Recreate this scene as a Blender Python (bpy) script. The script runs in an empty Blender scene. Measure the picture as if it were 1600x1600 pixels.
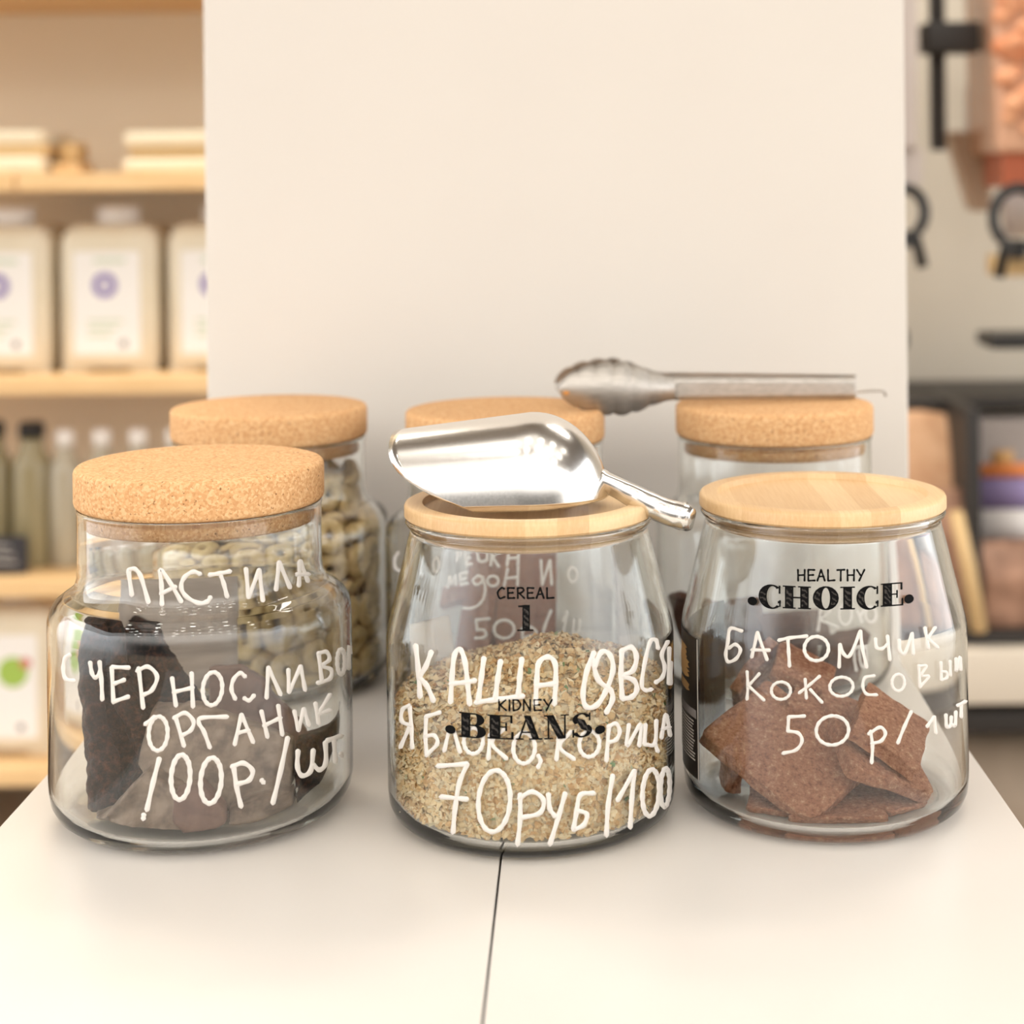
import bpy, bmesh, math, random
from mathutils import Vector, Matrix, noise
random.seed(11)
C = bpy.context.scene.collection
SC = bpy.context.scene

# ------------------------------------------------------------------ camera, light, exposure
FPX, PPX, PPY, ROLL, CAMH = 2650.0, 900.0, 300.0, 0.011, 0.335
cam_data = bpy.data.cameras.new('camera')
cam = bpy.data.objects.new('camera', cam_data)
C.objects.link(cam)
cam.matrix_world = Matrix.Translation((0, 0, CAMH)) @ Matrix.Rotation(math.pi / 2, 4, 'X') @ Matrix.Rotation(-ROLL, 4, 'Z')
cam_data.sensor_width = 36.0
cam_data.lens = FPX / 1600 * 36
cam_data.shift_x = -(PPX - 800) / 1600
cam_data.shift_y = -(800 - PPY) / 1600
cam_data.clip_start = 0.05
cam_data.dof.use_dof = True
cam_data.dof.focus_distance = 0.885
cam_data.dof.aperture_fstop = 5.6
SC.camera = cam

world = bpy.data.worlds.new('shop_light')
SC.world = world
world.use_nodes = True
wn_, wl_ = world.node_tree.nodes.new, world.node_tree.links.new
wb = world.node_tree.nodes['Background']


def wmath(op, a, b):
    n = wn_('ShaderNodeMath')
    n.operation = op
    for k, v in enumerate((a, b)):
        if isinstance(v, (int, float)): n.inputs[k].default_value = v
        elif v is not None: wl_(v, n.inputs[k])
    return n.outputs[0]


def wramp(src, lo, hi):
    n = wn_('ShaderNodeMapRange')
    n.interpolation_type = 'SMOOTHSTEP'
    n.inputs['From Min'].default_value, n.inputs['From Max'].default_value = lo, hi
    wl_(src, n.inputs['Value'])
    return n.outputs['Result']


# the shop around: dimmed behind the camera against glass haze, brightened above to light the jar contents, daylight from shop windows on both flanks
wsep = wn_('ShaderNodeSeparateXYZ')
wl_(wn_('ShaderNodeTexCoord').outputs['Generated'], wsep.inputs[0])
w_up = wramp(wsep.outputs[2], 0.08, 0.45)
w_side = wmath('MULTIPLY', wramp(wmath('ABSOLUTE', wsep.outputs[0], None), 0.62, 0.88), wramp(wsep.outputs[2], -0.3, 0.0))
w_dim = wmath('MULTIPLY', wramp(wmath('MULTIPLY', wsep.outputs[1], -1.0), 0.62, 0.90), wmath('SUBTRACT', 1.0, w_up))
w_str = wmath('ADD', wmath('ADD', wmath('MULTIPLY', w_up, 1.3), wmath('MULTIPLY', w_side, 1.5)), wmath('SUBTRACT', 0.74, wmath('MULTIPLY', w_dim, 0.60)))
wcol = wn_('ShaderNodeMix')
wcol.data_type = 'RGBA'
wcol.inputs[6].default_value = (1.0, 0.955, 0.90, 1)
wcol.inputs[7].default_value = (0.95, 0.97, 1.0, 1)
wl_(w_side, wcol.inputs[0])
wl_(wcol.outputs[2], wb.inputs[0])
wl_(w_str, wb.inputs[1])


def area(name, loc, sx, sy, power, col, rot=(0, 0, 0)):
    d = bpy.data.lights.new(name, 'AREA')
    d.shape = 'RECTANGLE'
    d.size, d.size_y, d.energy, d.color = sx, sy, power, col
    o = bpy.data.objects.new(name, d)
    o.location, o.rotation_euler = loc, rot
    C.objects.link(o)
    return o


WARM = (1.0, 0.95, 0.88)
area('added_ceiling_fill', (-0.5, 0.55, 1.93), 1.3, 0.7, 1.5, WARM)  # unseen area lights added overhead as fill
area('added_ceiling_fill', (0.7, 0.1, 1.93), 1.3, 0.7, 1.5, WARM)
area('added_ceiling_fill', (-0.2, -0.4, 1.93), 2.6, 0.5, 2, WARM)
area('added_ceiling_fill', (-0.8, 2.3, 1.93), 1.2, 0.3, 24, (1.0, 0.92, 0.80))  # fill added to brighten the left shelving
area('added_ceiling_fill', (0.9, 1.9, 1.93), 0.9, 0.3, 11, (1.0, 0.93, 0.84))  # fill added to brighten the right background


def spot(loc, power=3.0, r=0.03):
    d = bpy.data.lights.new('ceiling_spot', 'POINT')
    d.energy, d.color, d.shadow_soft_size = power, (1.0, 0.95, 0.88), r
    o = bpy.data.objects.new('ceiling_spot', d)
    o.location = loc
    C.objects.link(o)


for sx in (-1.5, -0.9, -0.4, 0.1, 0.6, 1.2):
    for sy in (-0.8, -0.35, 0.15, 0.6):
        spot((sx + 0.23 * sy, sy, 1.80), 1.5, 0.045)

SC.view_settings.view_transform = 'Standard'
SC.view_settings.look = 'None'
SC.view_settings.gamma = 1.0
SC.view_settings.use_curve_mapping = False
SC.view_settings.exposure = 0.66
SC.cycles.max_bounces = 28
SC.cycles.transmission_bounces = 24
SC.cycles.transparent_max_bounces = 40
SC.cycles.glossy_bounces = 8
SC.cycles.use_denoising = True
SC.cycles.sample_clamp_indirect = 12.0


# ------------------------------------------------------------------ helpers
def ray(px, py):
    """direction (per metre of depth) of the sight line through a photo pixel"""
    dx, dy = px - PPX, py - PPY
    a = dx * math.cos(ROLL) - dy * math.sin(ROLL)
    b = dx * math.sin(ROLL) + dy * math.cos(ROLL)
    return a / FPX, -b / FPX


def P(px, py, Y):
    a, b = ray(px, py)
    return Vector((a * Y, Y, CAMH + b * Y))


OFF = {}


def tag(o, label=None, cat=None, group=None, kind=None):
    if label: o['label'] = label
    if cat: o['category'] = cat
    if group: o['group'] = group
    if kind: o['kind'] = kind
    return o


def thing(name, loc, label, cat, group=None):
    o = bpy.data.objects.new(name, None)
    o.empty_display_size = 0.02
    C.objects.link(o)
    o.location = loc
    OFF[o] = Vector(loc)
    return tag(o, label, cat, group)


def obj(name, bm, m, parent=None, smooth=True, origin=None):
    """bm is in world coordinates; one mesh object, parented and shifted to its thing's base"""
    bmesh.ops.recalc_face_normals(bm, faces=bm.faces)
    me = bpy.data.meshes.new(name)
    bm.to_mesh(me)
    bm.free()
    for p in me.polygons: p.use_smooth = smooth
    o = bpy.data.objects.new(name, me)
    C.objects.link(o)
    for mm in (m if isinstance(m, (list, tuple)) else [m]): me.materials.append(mm)
    off = OFF[parent] if parent else (Vector(origin) if origin else None)
    if off is not None: me.transform(Matrix.Translation(-off))
    if parent:
        o.parent = parent
    elif origin:
        o.location = origin
    OFF[o] = off if off is not None else Vector((0, 0, 0))
    return o


def sharp(o, deg=35):
    me = o.data
    me.update()
    bm = bmesh.new()
    bm.from_mesh(me)
    for e in bm.edges:
        if len(e.link_faces) == 2 and e.calc_face_angle(0) > math.radians(deg): e.smooth = False
    bm.to_mesh(me)
    bm.free()
    return o


def bevel(o, w, seg=2):
    m = o.modifiers.new('round', 'BEVEL')
    m.width, m.segments, m.limit_method = w, seg, 'ANGLE'
    return o


def add_box(bm, x0, x1, y0, y1, z0, z1):
    vs = [bm.verts.new(p) for p in ((x0, y0, z0), (x1, y0, z0), (x1, y1, z0), (x0, y1, z0), (x0, y0, z1), (x1, y0, z1), (x1, y1, z1), (x0, y1, z1))]
    for f in ((0, 3, 2, 1), (4, 5, 6, 7), (0, 1, 5, 4), (1, 2, 6, 5), (2, 3, 7, 6), (3, 0, 4, 7)): bm.faces.new([vs[i] for i in f])


def box(x0, x1, y0, y1, z0, z1):
    bm = bmesh.new()
    add_box(bm, x0, x1, y0, y1, z0, z1)
    return bm


def add_lathe(bm, prof, cx, cy, z0=0.0, n=96, close=False):
    """surface of revolution; points with r == 0 become a single pole"""
    rings = []
    for r, z in prof:
        if r <= 1e-6:
            rings.append([bm.verts.new((cx, cy, z + z0))])
        else:
            rings.append([bm.verts.new((cx + r * math.cos(2 * math.pi * i / n), cy + r * math.sin(2 * math.pi * i / n), z + z0)) for i in range(n)])
    pairs = list(zip(rings, rings[1:]))
    if close: pairs.append((rings[-1], rings[0]))
    for a, b in pairs:
        for i in range(n):
            j = (i + 1) % n
            if len(a) == 1 and len(b) == 1: continue
            if len(a) == 1: bm.faces.new((a[0], b[j], b[i]))
            elif len(b) == 1: bm.faces.new((a[i], a[j], b[0]))
            else: bm.faces.new((a[i], a[j], b[j], b[i]))


def lathe(*a, **k):
    bm = bmesh.new()
    add_lathe(bm, *a, **k)
    return bm


def add_tube(bm, pts, rad, n=10, flat=1.0, up=Vector((0, 0, 1))):
    """tube along points; rad is one radius or one per point"""
    pts = [Vector(p) for p in pts]
    rads = rad if isinstance(rad, (list, tuple)) else [rad] * len(pts)
    rings = []
    for i, p in enumerate(pts):
        t = (pts[min(i + 1, len(pts) - 1)] - pts[max(i - 1, 0)]).normalized()
        s = t.cross(up)
        if s.length < 1e-4: s = t.cross(Vector((0, 1, 0)))
        s.normalize()
        u = s.cross(t).normalized()
        rings.append([bm.verts.new(p + s * (math.cos(2 * math.pi * k / n) * rads[i]) + u * (math.sin(2 * math.pi * k / n) * rads[i] * flat)) for k in range(n)])
    for a, b in zip(rings, rings[1:]):
        for k in range(n): bm.faces.new((a[k], a[(k + 1) % n], b[(k + 1) % n], b[k]))
    bm.faces.new(rings[0])
    bm.faces.new(list(reversed(rings[-1])))


def smooth_path(pts, per=8):
    """Catmull-Rom through tuples"""
    if len(pts) < 3:
        a, b = pts[0], pts[-1]
        return [tuple(a[k] + (b[k] - a[k]) * i / per for k in range(len(a))) for i in range(per + 1)]
    out = []
    ext = [tuple(2 * pts[0][k] - pts[1][k] for k in range(len(pts[0])))] + list(pts) + [tuple(2 * pts[-1][k] - pts[-2][k] for k in range(len(pts[0])))]
    for i in range(1, len(ext) - 2):
        p0, p1, p2, p3 = ext[i - 1:i + 3]
        for s in range(per):
            t = s / per
            out.append(tuple(0.5 * (2 * p1[k] + (p2[k] - p0[k]) * t + (2 * p0[k] - 5 * p1[k] + 4 * p2[k] - p3[k]) * t * t + (3 * p1[k] - p0[k] - 3 * p2[k] + p3[k]) * t ** 3) for k in range(len(p1))))
    out.append(tuple(pts[-1]))
    return out


# ------------------------------------------------------------------ materials
def lin(r, g, b):
    f = lambda c: (c / 255 / 12.92) if c <= 10 else ((c / 255 + 0.055) / 1.055) ** 2.4
    return (f(r), f(g), f(b), 1)


def mat(name, col, rough=0.5, metal=0.0, spec=0.5):
    m = bpy.data.materials.new(name)
    m.use_nodes = True
    b = m.node_tree.nodes['Principled BSDF']
    b.inputs['Base Color'].default_value = col
    b.inputs['Roughness'].default_value = rough
    b.inputs['Metallic'].default_value = metal
    b.inputs['Specular IOR Level'].default_value = spec
    return m


def nodes(m):
    nt = m.node_tree
    return nt, nt.nodes['Principled BSDF'], nt.nodes.new, nt.links.new


def add_noise(m, stops, scale, detail=4, rough=0.6, stretch=(1, 1, 1), bump=0.0, bdist=0.001):
    """colour ramp over noise in object space, optional bump"""
    nt, b, N, L = nodes(m)
    tc = N('ShaderNodeTexCoord')
    mp = N('ShaderNodeMapping')
    mp.inputs['Scale'].default_value = stretch
    L(tc.outputs['Object'], mp.inputs[0])
    nz = N('ShaderNodeTexNoise')
    nz.inputs['Scale'].default_value = scale
    nz.inputs['Detail'].default_value = detail
    nz.inputs['Roughness'].default_value = rough
    L(mp.outputs[0], nz.inputs['Vector'])
    rp = N('ShaderNodeValToRGB')
    el = rp.color_ramp.elements
    el[0].position, el[0].color = stops[0]
    el[1].position, el[1].color = stops[-1]
    for p, c in stops[1:-1]:
        e = el.new(p)
        e.color = c
    L(nz.outputs['Fac'], rp.inputs[0])
    L(rp.outputs[0], b.inputs['Base Color'])
    if bump:
        bp = N('ShaderNodeBump')
        bp.inputs['Strength'].default_value = bump
        bp.inputs['Distance'].default_value = bdist
        L(nz.outputs['Fac'], bp.inputs['Height'])
        L(bp.outputs[0], b.inputs['Normal'])
    return nz, rp


M = {}
M['white'] = mat('white_laminate', lin(238, 231, 222), 0.32)
add_noise(M['white'], [(0.3, lin(213, 206, 197)), (0.7, lin(219, 213, 205))], 3.0)
M['panel'] = mat('white_panel', lin(240, 232, 223), 0.55)
add_noise(M['panel'], [(0.3, lin(213, 206, 197)), (0.7, lin(218, 212, 203))], 2.0)
M['gap'] = mat('dark_gap', lin(30, 24, 20), 0.8)
M['steel'] = mat('brushed_steel', lin(190, 184, 176), 0.54, 1.0)
add_noise(M['steel'], [(0.3, lin(170, 164, 156)), (0.7, lin(200, 194, 186))], 60, stretch=(1, 12, 12))
M['rust'] = mat('rust_spot', lin(196, 132, 60), 0.6)
M['alu'] = mat('polished_aluminium', lin(236, 233, 228), 0.10, 1.0)
_nt, _b, _N, _L = nodes(M['alu'])
_tc = _N('ShaderNodeTexCoord')
_nz = _N('ShaderNodeTexNoise')
_nz.inputs['Scale'].default_value = 900
_nz.inputs['Detail'].default_value = 5
_L(_tc.outputs['Object'], _nz.inputs['Vector'])
_mr = _N('ShaderNodeMapRange')
_mr.inputs['To Min'].default_value = 0.13
_mr.inputs['To Max'].default_value = 0.26
_L(_nz.outputs['Fac'], _mr.inputs[0])
_L(_mr.outputs[0], _b.inputs['Roughness'])
M['marker'] = mat('white_marker', lin(212, 206, 198), 0.6)
M['ink'] = mat('black_print', lin(8, 7, 7), 0.7, spec=0.1)
M['hatch'] = mat('black_print_hatched', lin(30, 28, 26), 0.7, spec=0.1)
_nt, _b, _N, _L = nodes(M['hatch'])
_tc = _N('ShaderNodeTexCoord')
_wv = _N('ShaderNodeTexWave')
_wv.bands_direction = 'DIAGONAL'
_wv.inputs['Scale'].default_value = 170
_wv.inputs['Distortion'].default_value = 4
_wv.inputs['Detail Scale'].default_value = 3
_L(_tc.outputs['Object'], _wv.inputs['Vector'])
_rp = _N('ShaderNodeValToRGB')
_rp.color_ramp.elements[0].color = lin(8, 7, 7)
_rp.color_ramp.elements[1].color = lin(62, 58, 54)
_rp.color_ramp.elements[0].position = 0.45
_L(_wv.outputs['Fac'], _rp.inputs[0])
_L(_rp.outputs[0], _b.inputs['Base Color'])


def cork_mat():
    m = mat('cork', lin(214, 164, 106), 0.85, spec=0.2)
    nt, b, N, L = nodes(m)
    tc = N('ShaderNodeTexCoord')
    v = N('ShaderNodeTexVoronoi')
    v.inputs['Scale'].default_value = 820
    L(tc.outputs['Object'], v.inputs['Vector'])
    sep = N('ShaderNodeSeparateColor')
    L(v.outputs['Color'], sep.inputs[0])
    rp = N('ShaderNodeValToRGB')
    e = rp.color_ramp.elements
    e[0].position, e[0].color = 0.0, lin(196, 146, 98)
    e[1].position, e[1].color = 1.0, lin(222, 182, 136)
    x = e.new(0.5)
    x.color = lin(209, 163, 114)
    L(sep.outputs[0], rp.inputs[0])
    nz = N('ShaderNodeTexNoise')
    nz.inputs['Scale'].default_value = 520
    nz.inputs['Detail'].default_value = 3
    L(tc.outputs['Object'], nz.inputs['Vector'])
    r2 = N('ShaderNodeValToRGB')
    e = r2.color_ramp.elements
    e[0].position, e[0].color = 0.27, (0.30, 0.22, 0.16, 1)
    e[1].position, e[1].color = 0.36, (1, 1, 1, 1)
    L(nz.outputs['Fac'], r2.inputs[0])
    mx = N('ShaderNodeMix')
    mx.data_type = 'RGBA'
    mx.blend_type = 'MULTIPLY'
    mx.inputs[0].default_value = 1.0
    L(rp.outputs[0], mx.inputs[6])
    L(r2.outputs[0], mx.inputs[7])
    L(mx.outputs[2], b.inputs['Base Color'])
    bp = N('ShaderNodeBump')
    bp.inputs['Strength'].default_value = 0.5
    bp.inputs['Distance'].default_value = 0.0006
    L(nz.outputs['Fac'], bp.inputs['Height'])
    L(bp.outputs[0], b.inputs['Normal'])
    return m


M['cork'] = cork_mat()


def bamboo_mat():
    m = mat('bamboo', lin(236, 200, 140), 0.45)
    nt, b, N, L = nodes(m)
    tc = N('ShaderNodeTexCoord')
    sp = N('ShaderNodeSeparateXYZ')
    L(tc.outputs['Object'], sp.inputs[0])
    mu = N('ShaderNodeMath')
    mu.operation = 'MULTIPLY'
    mu.inputs[1].default_value = 62.0
    L(sp.outputs[0], mu.inputs[0])
    fl = N('ShaderNodeMath')
    fl.operation = 'FLOOR'
    L(mu.outputs[0], fl.inputs[0])
    wn = N('ShaderNodeTexWhiteNoise')
    wn.noise_dimensions = '1D'
    L(fl.outputs[0], wn.inputs['W'])
    mp = N('ShaderNodeMapping')
    mp.inputs['Scale'].default_value = (1, 0.04, 0.3)
    L(tc.outputs['Object'], mp.inputs[0])
    nz = N('ShaderNodeTexNoise')
    nz.inputs['Scale'].default_value = 900
    L(mp.outputs[0], nz.inputs['Vector'])
    ad = N('ShaderNodeMath')
    ad.operation = 'MULTIPLY_ADD'
    ad.inputs[1].default_value = 0.55
    L(nz.outputs['Fac'], ad.inputs[0])
    m3 = N('ShaderNodeMath')
    m3.operation = 'MULTIPLY'
    m3.inputs[1].default_value = 0.55
    L(wn.outputs[0], m3.inputs[0])
    L(m3.outputs[0], ad.inputs[2])
    rp = N('ShaderNodeValToRGB')
    e = rp.color_ramp.elements
    e[0].position, e[0].color = 0.15, lin(198, 158, 110)
    e[1].position, e[1].color = 0.8, lin(222, 190, 144)
    L(ad.outputs[0], rp.inputs[0])
    L(rp.outputs[0], b.inputs['Base Color'])
    return m


M['bamboo'] = bamboo_mat()


def glass_mat(name, tint):
    m = bpy.data.materials.new(name)
    m.use_nodes = True
    nt = m.node_tree
    nt.nodes.clear()
    N, L = nt.nodes.new, nt.links.new
    out = N('ShaderNodeOutputMaterial')
    g = N('ShaderNodeBsdfGlass')
    g.inputs['Color'].default_value = tint
    g.inputs['Roughness'].default_value = 0.0
    g.inputs['IOR'].default_value = 1.47
    L(g.outputs[0], out.inputs[0])
    return m


def thin_glass_mat(name, tint, ior=1.42):
    """a wall too thin to bend the view: clear, with a mirror film that grows towards grazing angles"""
    m = bpy.data.materials.new(name)
    m.use_nodes = True
    nt = m.node_tree
    nt.nodes.clear()
    N, L = nt.nodes.new, nt.links.new
    out = N('ShaderNodeOutputMaterial')
    tr = N('ShaderNodeBsdfTransparent')
    tr.inputs[0].default_value = tint
    gl = N('ShaderNodeBsdfGlossy')
    gl.inputs['Color'].default_value = (1, 1, 1, 1)
    gl.inputs['Roughness'].default_value = 0.02
    fr = N('ShaderNodeLayerWeight')
    fr.inputs['Blend'].default_value = 0.25
    mx = N('ShaderNodeMixShader')
    L(fr.outputs['Facing'], mx.inputs[0])
    L(tr.outputs[0], mx.inputs[1])
    L(gl.outputs[0], mx.inputs[2])
    L(mx.outputs[0], out.inputs[0])
    return m


M['glass'] = glass_mat('clear_glass', (0.985, 0.99, 0.985, 1))
M['thin'] = thin_glass_mat('thin_clear_glass', (0.985, 0.985, 0.98, 1))

# ------------------------------------------------------------------ room
def struct(name, bm, m, smooth=False):
    o = obj(name, bm, m, smooth=smooth)
    o['kind'] = 'structure'
    return o


M['wall'] = mat('beige_wall', lin(226, 206, 184), 0.8)
add_noise(M['wall'], [(0.3, lin(232, 217, 190)), (0.7, lin(238, 224, 199))], 1.5)
M['grey_wall'] = mat('grey_wall', lin(200, 188, 168), 0.8)
add_noise(M['grey_wall'], [(0.3, lin(188, 180, 165)), (0.7, lin(200, 192, 178))], 2.0)
M['floor'] = mat('floor_tile', lin(150, 132, 112), 0.5)
add_noise(M['floor'], [(0.3, lin(140, 122, 102)), (0.7, lin(160, 142, 122))], 6)
M['ceil'] = mat('ceiling_paint', lin(120, 116, 112), 0.9)
add_noise(M['ceil'], [(0.3, lin(116, 112, 108)), (0.7, lin(124, 120, 116))], 3)
FLOORZ = -0.86
WALLY = 2.98
struct('floor', box(-4, 4, -4, WALLY, FLOORZ - 0.1, FLOORZ), M['floor'])
struct('ceiling', box(-4, 4, -0.9, WALLY + 0.1, 2.0, 2.1), M['ceil'])
struct('wall_back', box(-4, 0.12, WALLY, WALLY + 0.1, FLOORZ, 2.0), M['wall'])
struct('wall_right', box(0.12, 4, WALLY, WALLY + 0.1, FLOORZ, 2.0), M['grey_wall'])

# ------------------------------------------------------------------ display table and panel
TX0, TX1, TS, TY0, TY1 = -0.311, 0.2305, -0.0415, 0.42, 1.285
t = thing('display_table', ((TX0 + TX1) / 2, 0.85, FLOORZ), 'white laminate display table with a thin dark seam, carrying all the glass jars', 'table')
for x0, x1 in ((TX0, TS - 0.0005), (TS + 0.0005, TX1)):
    o = obj('top_panel', box(x0, x1, TY0, TY1, -0.024, 0.0), M['white'], t, False)
    bevel(o, 0.0007)
obj('seam', box(TS - 0.0008, TS + 0.0008, TY0 + 0.003, TY1, -0.02, -0.0012), M['gap'], t, False)
o = obj('cabinet_body', box(TX0 + 0.015, TX1 - 0.015, TY0 + 0.02, TY1 - 0.01, FLOORZ + 0.06, -0.024), M['white'], t, False)
obj('plinth', box(TX0 + 0.04, TX1 - 0.04, TY0 + 0.06, TY1 - 0.03, FLOORZ, FLOORZ + 0.06), M['gap'], t, False)
pn = obj('white_partition', box(-0.2822, 0.2508, 1.29, 1.322, FLOORZ, 0.95), M['panel'], None, False, origin=(-0.016, 1.29, FLOORZ))
bevel(pn, 0.0015)
tag(pn, 'tall plain white display panel standing upright behind the row of cork lidded jars', 'panel')

# ------------------------------------------------------------------ jars
CORK_OUT = [(0.0, 0.0012), (0.0560, 0.0012), (0.0600, 0.0), (0.0665, 0.0005), (0.0728, 0.0026), (0.0776, 0.0066), (0.0804, 0.0120), (0.0815, 0.0190), (0.0815, 0.104), (0.0812, 0.1085), (0.0800, 0.1130), (0.0776, 0.1165), (0.0740, 0.1193), (0.0700, 0.1220), (0.0672, 0.1250), (0.0659, 0.1290), (0.0655, 0.1350), (0.0655, 0.1645)]
CORK_RIM = [(0.0659, 0.1655), (0.0661, 0.1667), (0.0655, 0.1675), (0.0640, 0.1675), (0.0632, 0.1667)]
BAM_OUT = [(0.0, 0.0012), (0.0560, 0.0012), (0.0600, 0.0), (0.0660, 0.0005), (0.0712, 0.0024), (0.0750, 0.0060), (0.0769, 0.0110), (0.0775, 0.0180), (0.0775, 0.0975), (0.0771, 0.1010), (0.0764, 0.1040), (0.0720, 0.1220), (0.0660, 0.1465), (0.0646, 0.1520), (0.0640, 0.1545)]
BAM_RIM = [(0.0642, 0.1560), (0.0660, 0.1573), (0.0668, 0.1587), (0.0664, 0.1602), (0.0650, 0.1609), (0.0600, 0.1609), (0.0585, 0.1602)]


def densify(prof, step=0.006):
    out = [prof[0]]
    for (r0, z0), (r1, z1) in zip(prof, prof[1:]):
        k = max(1, int(math.hypot(r1 - r0, z1 - z0) / step))
        for i in range(1, k + 1): out.append((r0 + (r1 - r0) * i / k, z0 + (z1 - z0) * i / k))
    return out


def inner_profile(out, wall, base):
    """inside of the vessel, from the rim down to the middle of its floor"""
    ins = [(max(r - wall, 0.0), z + (base if z < 0.02 else 0) * (1 - min(z, 0.02) / 0.02)) for r, z in out[1:]]
    ins = [(0.0, base)] + ins
    return list(reversed(ins))


class Jar:
    def __init__(s, kind, x, y, label):
        s.x, s.y, s.kind = x, y, kind
        s.out = CORK_OUT if kind == 'cork' else BAM_OUT
        rim = CORK_RIM if kind == 'cork' else BAM_RIM
        wall, base = (0.0024, 0.0038) if kind == 'cork' else (0.0030, 0.0055)
        s.wall, s.base = wall, base
        s.root = thing('glass_jar', (x, y, 0.0004), label, 'jar', 'glass storage jars on the table')
        prof = s.out + rim + inner_profile(s.out, wall, base)
        s.body = obj('glass_body', lathe(prof, x, y, 0.0004, 128), M[GLASS], s.root)
        if kind == 'cork':
            e = 0.0032
            R, z0, z1 = 0.0672, 0.1680, 0.1895
            lp = [(0.0, z0), (R - e, z0)] + [(R - e + e * math.sin(a), z0 + e - e * math.cos(a)) for a in (0.5, 1.0, 1.57)] + [(R - e + e * math.cos(a), z1 - e + e * math.sin(a)) for a in (0.0, 0.5, 1.0, 1.57)] + [(0.0, z1)]
            s.lid = obj('cork_lid', lathe(densify(lp, 0.01), x, y, 0, 96), M['cork'], s.root)
            obj('stopper', lathe([(0.0, 0.1578), (0.0590, 0.1578), (0.0605, 0.1590), (0.0610, 0.1680), (0.0, 0.1680)], x, y, 0, 96), M['cork'], s.lid)
            sharp(s.lid, 50)
            s.top = z1
        else:
            R, z0, z1 = 0.0672, 0.1612, 0.1692
            lp = [(0.0, z0), (R - 0.0012, z0), (R, z0 + 0.0012), (R, z1 - 0.0018), (R - 0.0006, z1 - 0.0006), (R - 0.0018, z1), (0.0575, z1), (0.0571, z1 - 0.0006), (0.0564, z1 - 0.0030), (0.0550, z1 - 0.0036), (0.0, z1 - 0.0036)]
            s.lid = obj('bamboo_lid', lathe(lp, x, y, 0, 96), M['bamboo'], s.root)
            sharp(s.lid, 40)
            st = obj('stopper', lathe([(0.0, 0.1512), (0.0540, 0.1512), (0.0552, 0.1524), (0.0552, 0.1612), (0.0, 0.1612)], x, y, 0, 96), M['bamboo'], s.lid)
            sharp(st, 40)
            obj('seal_ring', lathe([(0.0553, 0.1556), (0.0582, 0.1560), (0.0582, 0.1580), (0.0553, 0.1584)], x, y, 0, 96), M['thin'], s.lid)
            s.top = z1

    def R(s, z):
        pr = s.out
        for (r0, z0), (r1, z1) in zip(pr[1:], pr[2:]):
            if z0 <= z <= z1: return r0 + (r1 - r0) * (z - z0) / max(z1 - z0, 1e-9)
        return 0.0 if z < 0 else pr[-1][0]

    def hit(s, px, py, far=False, off=0.0004, inset=0.0):
        """where the sight line through a photo pixel meets the wall of this jar (near or far side)"""
        a, b = ray(px, py)
        f = lambda Y: math.hypot(a * Y - s.x, Y - s.y) - (s.R(CAMH + b * Y) - inset)
        y0, y1 = s.y - 0.09, s.y + 0.09
        n = 150
        seq = range(n + 1) if not far else range(n, -1, -1)
        prev = None
        for i in seq:
            Y = y0 + (y1 - y0) * i / n
            if f(Y) < 0:
                if prev is None: return None
                lo, hi = prev, Y
                for _ in range(18):
                    m = (lo + hi) / 2
                    if f(m) < 0: hi = m
                    else: lo = m
                Y = hi
                p = Vector((a * Y, Y, CAMH + b * Y))
                z = p.z
                dr = (s.R(z + 0.0005) - s.R(z - 0.0005)) / 0.001
                nrm = Vector((p.x - s.x, p.y - s.y, 0)).normalized()
                nrm = Vector((nrm.x, nrm.y, -dr)).normalized()
                return p + nrm * off, nrm
            prev = Y
        return None

    def strokes(s, lines, ox, oy, sc, w, m, name='marker_writing', parent=None):
        """pen strokes drawn on the outside of the glass: one mesh for one line of writing"""
        bm = bmesh.new()
        for pts in lines:
            path = smooth_path(pts, 7)
            hw = w / 2 / sc
            q = [(ox + x / sc, oy + y / sc) for x, y in path]
            # round ends: extend by half a pen width, tapering
            def ext(p, r):
                d = Vector((p[0] - r[0], p[1] - r[1]))
                d = d.normalized() * hw if d.length > 1e-6 else Vector((0, hw))
                return (p[0] + d.x * 0.9, p[1] + d.y * 0.9)
            q2 = [ext(q[0], q[1]), tuple((ext(q[0], q[1])[k] + q[0][k]) / 2 for k in (0, 1))] + q + [tuple((ext(q[-1], q[-2])[k] + q[-1][k]) / 2 for k in (0, 1)), ext(q[-1], q[-2])]
            ws = [0.25, 0.8] + [1.0] * len(q) + [0.8, 0.25]
            rows = []
            for i, p in enumerate(q2):
                a, c = q2[max(i - 1, 0)], q2[min(i + 1, len(q2) - 1)]
                d = Vector((c[0] - a[0], c[1] - a[1]))
                if d.length < 1e-6: continue
                d.normalize()
                nx, ny = -d.y, d.x
                h = hw * ws[i] * (1 + 0.12 * math.sin(i * 0.9))
                row = []
                for k, of in ((-1, 0.00015), (-0.6, 0.0006), (0.6, 0.0006), (1, 0.00015)):
                    r = s.hit(p[0] + nx * h * k, p[1] + ny * h * k, off=of)
                    if r is None: row = None; break
                    row.append(bm.verts.new(r[0]))
                if row is None:
                    rows.append(None)
                    continue
                rows.append(row)
            for r0, r1 in zip(rows, rows[1:]):
                if r0 and r1:
                    for k in range(3): bm.faces.new((r0[k], r0[k + 1], r1[k + 1], r1[k]))
        bmesh.ops.delete(bm, geom=[v for v in bm.verts if not v.link_faces], context='VERTS')
        return obj(name, bm, m, parent or s.root)

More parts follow.
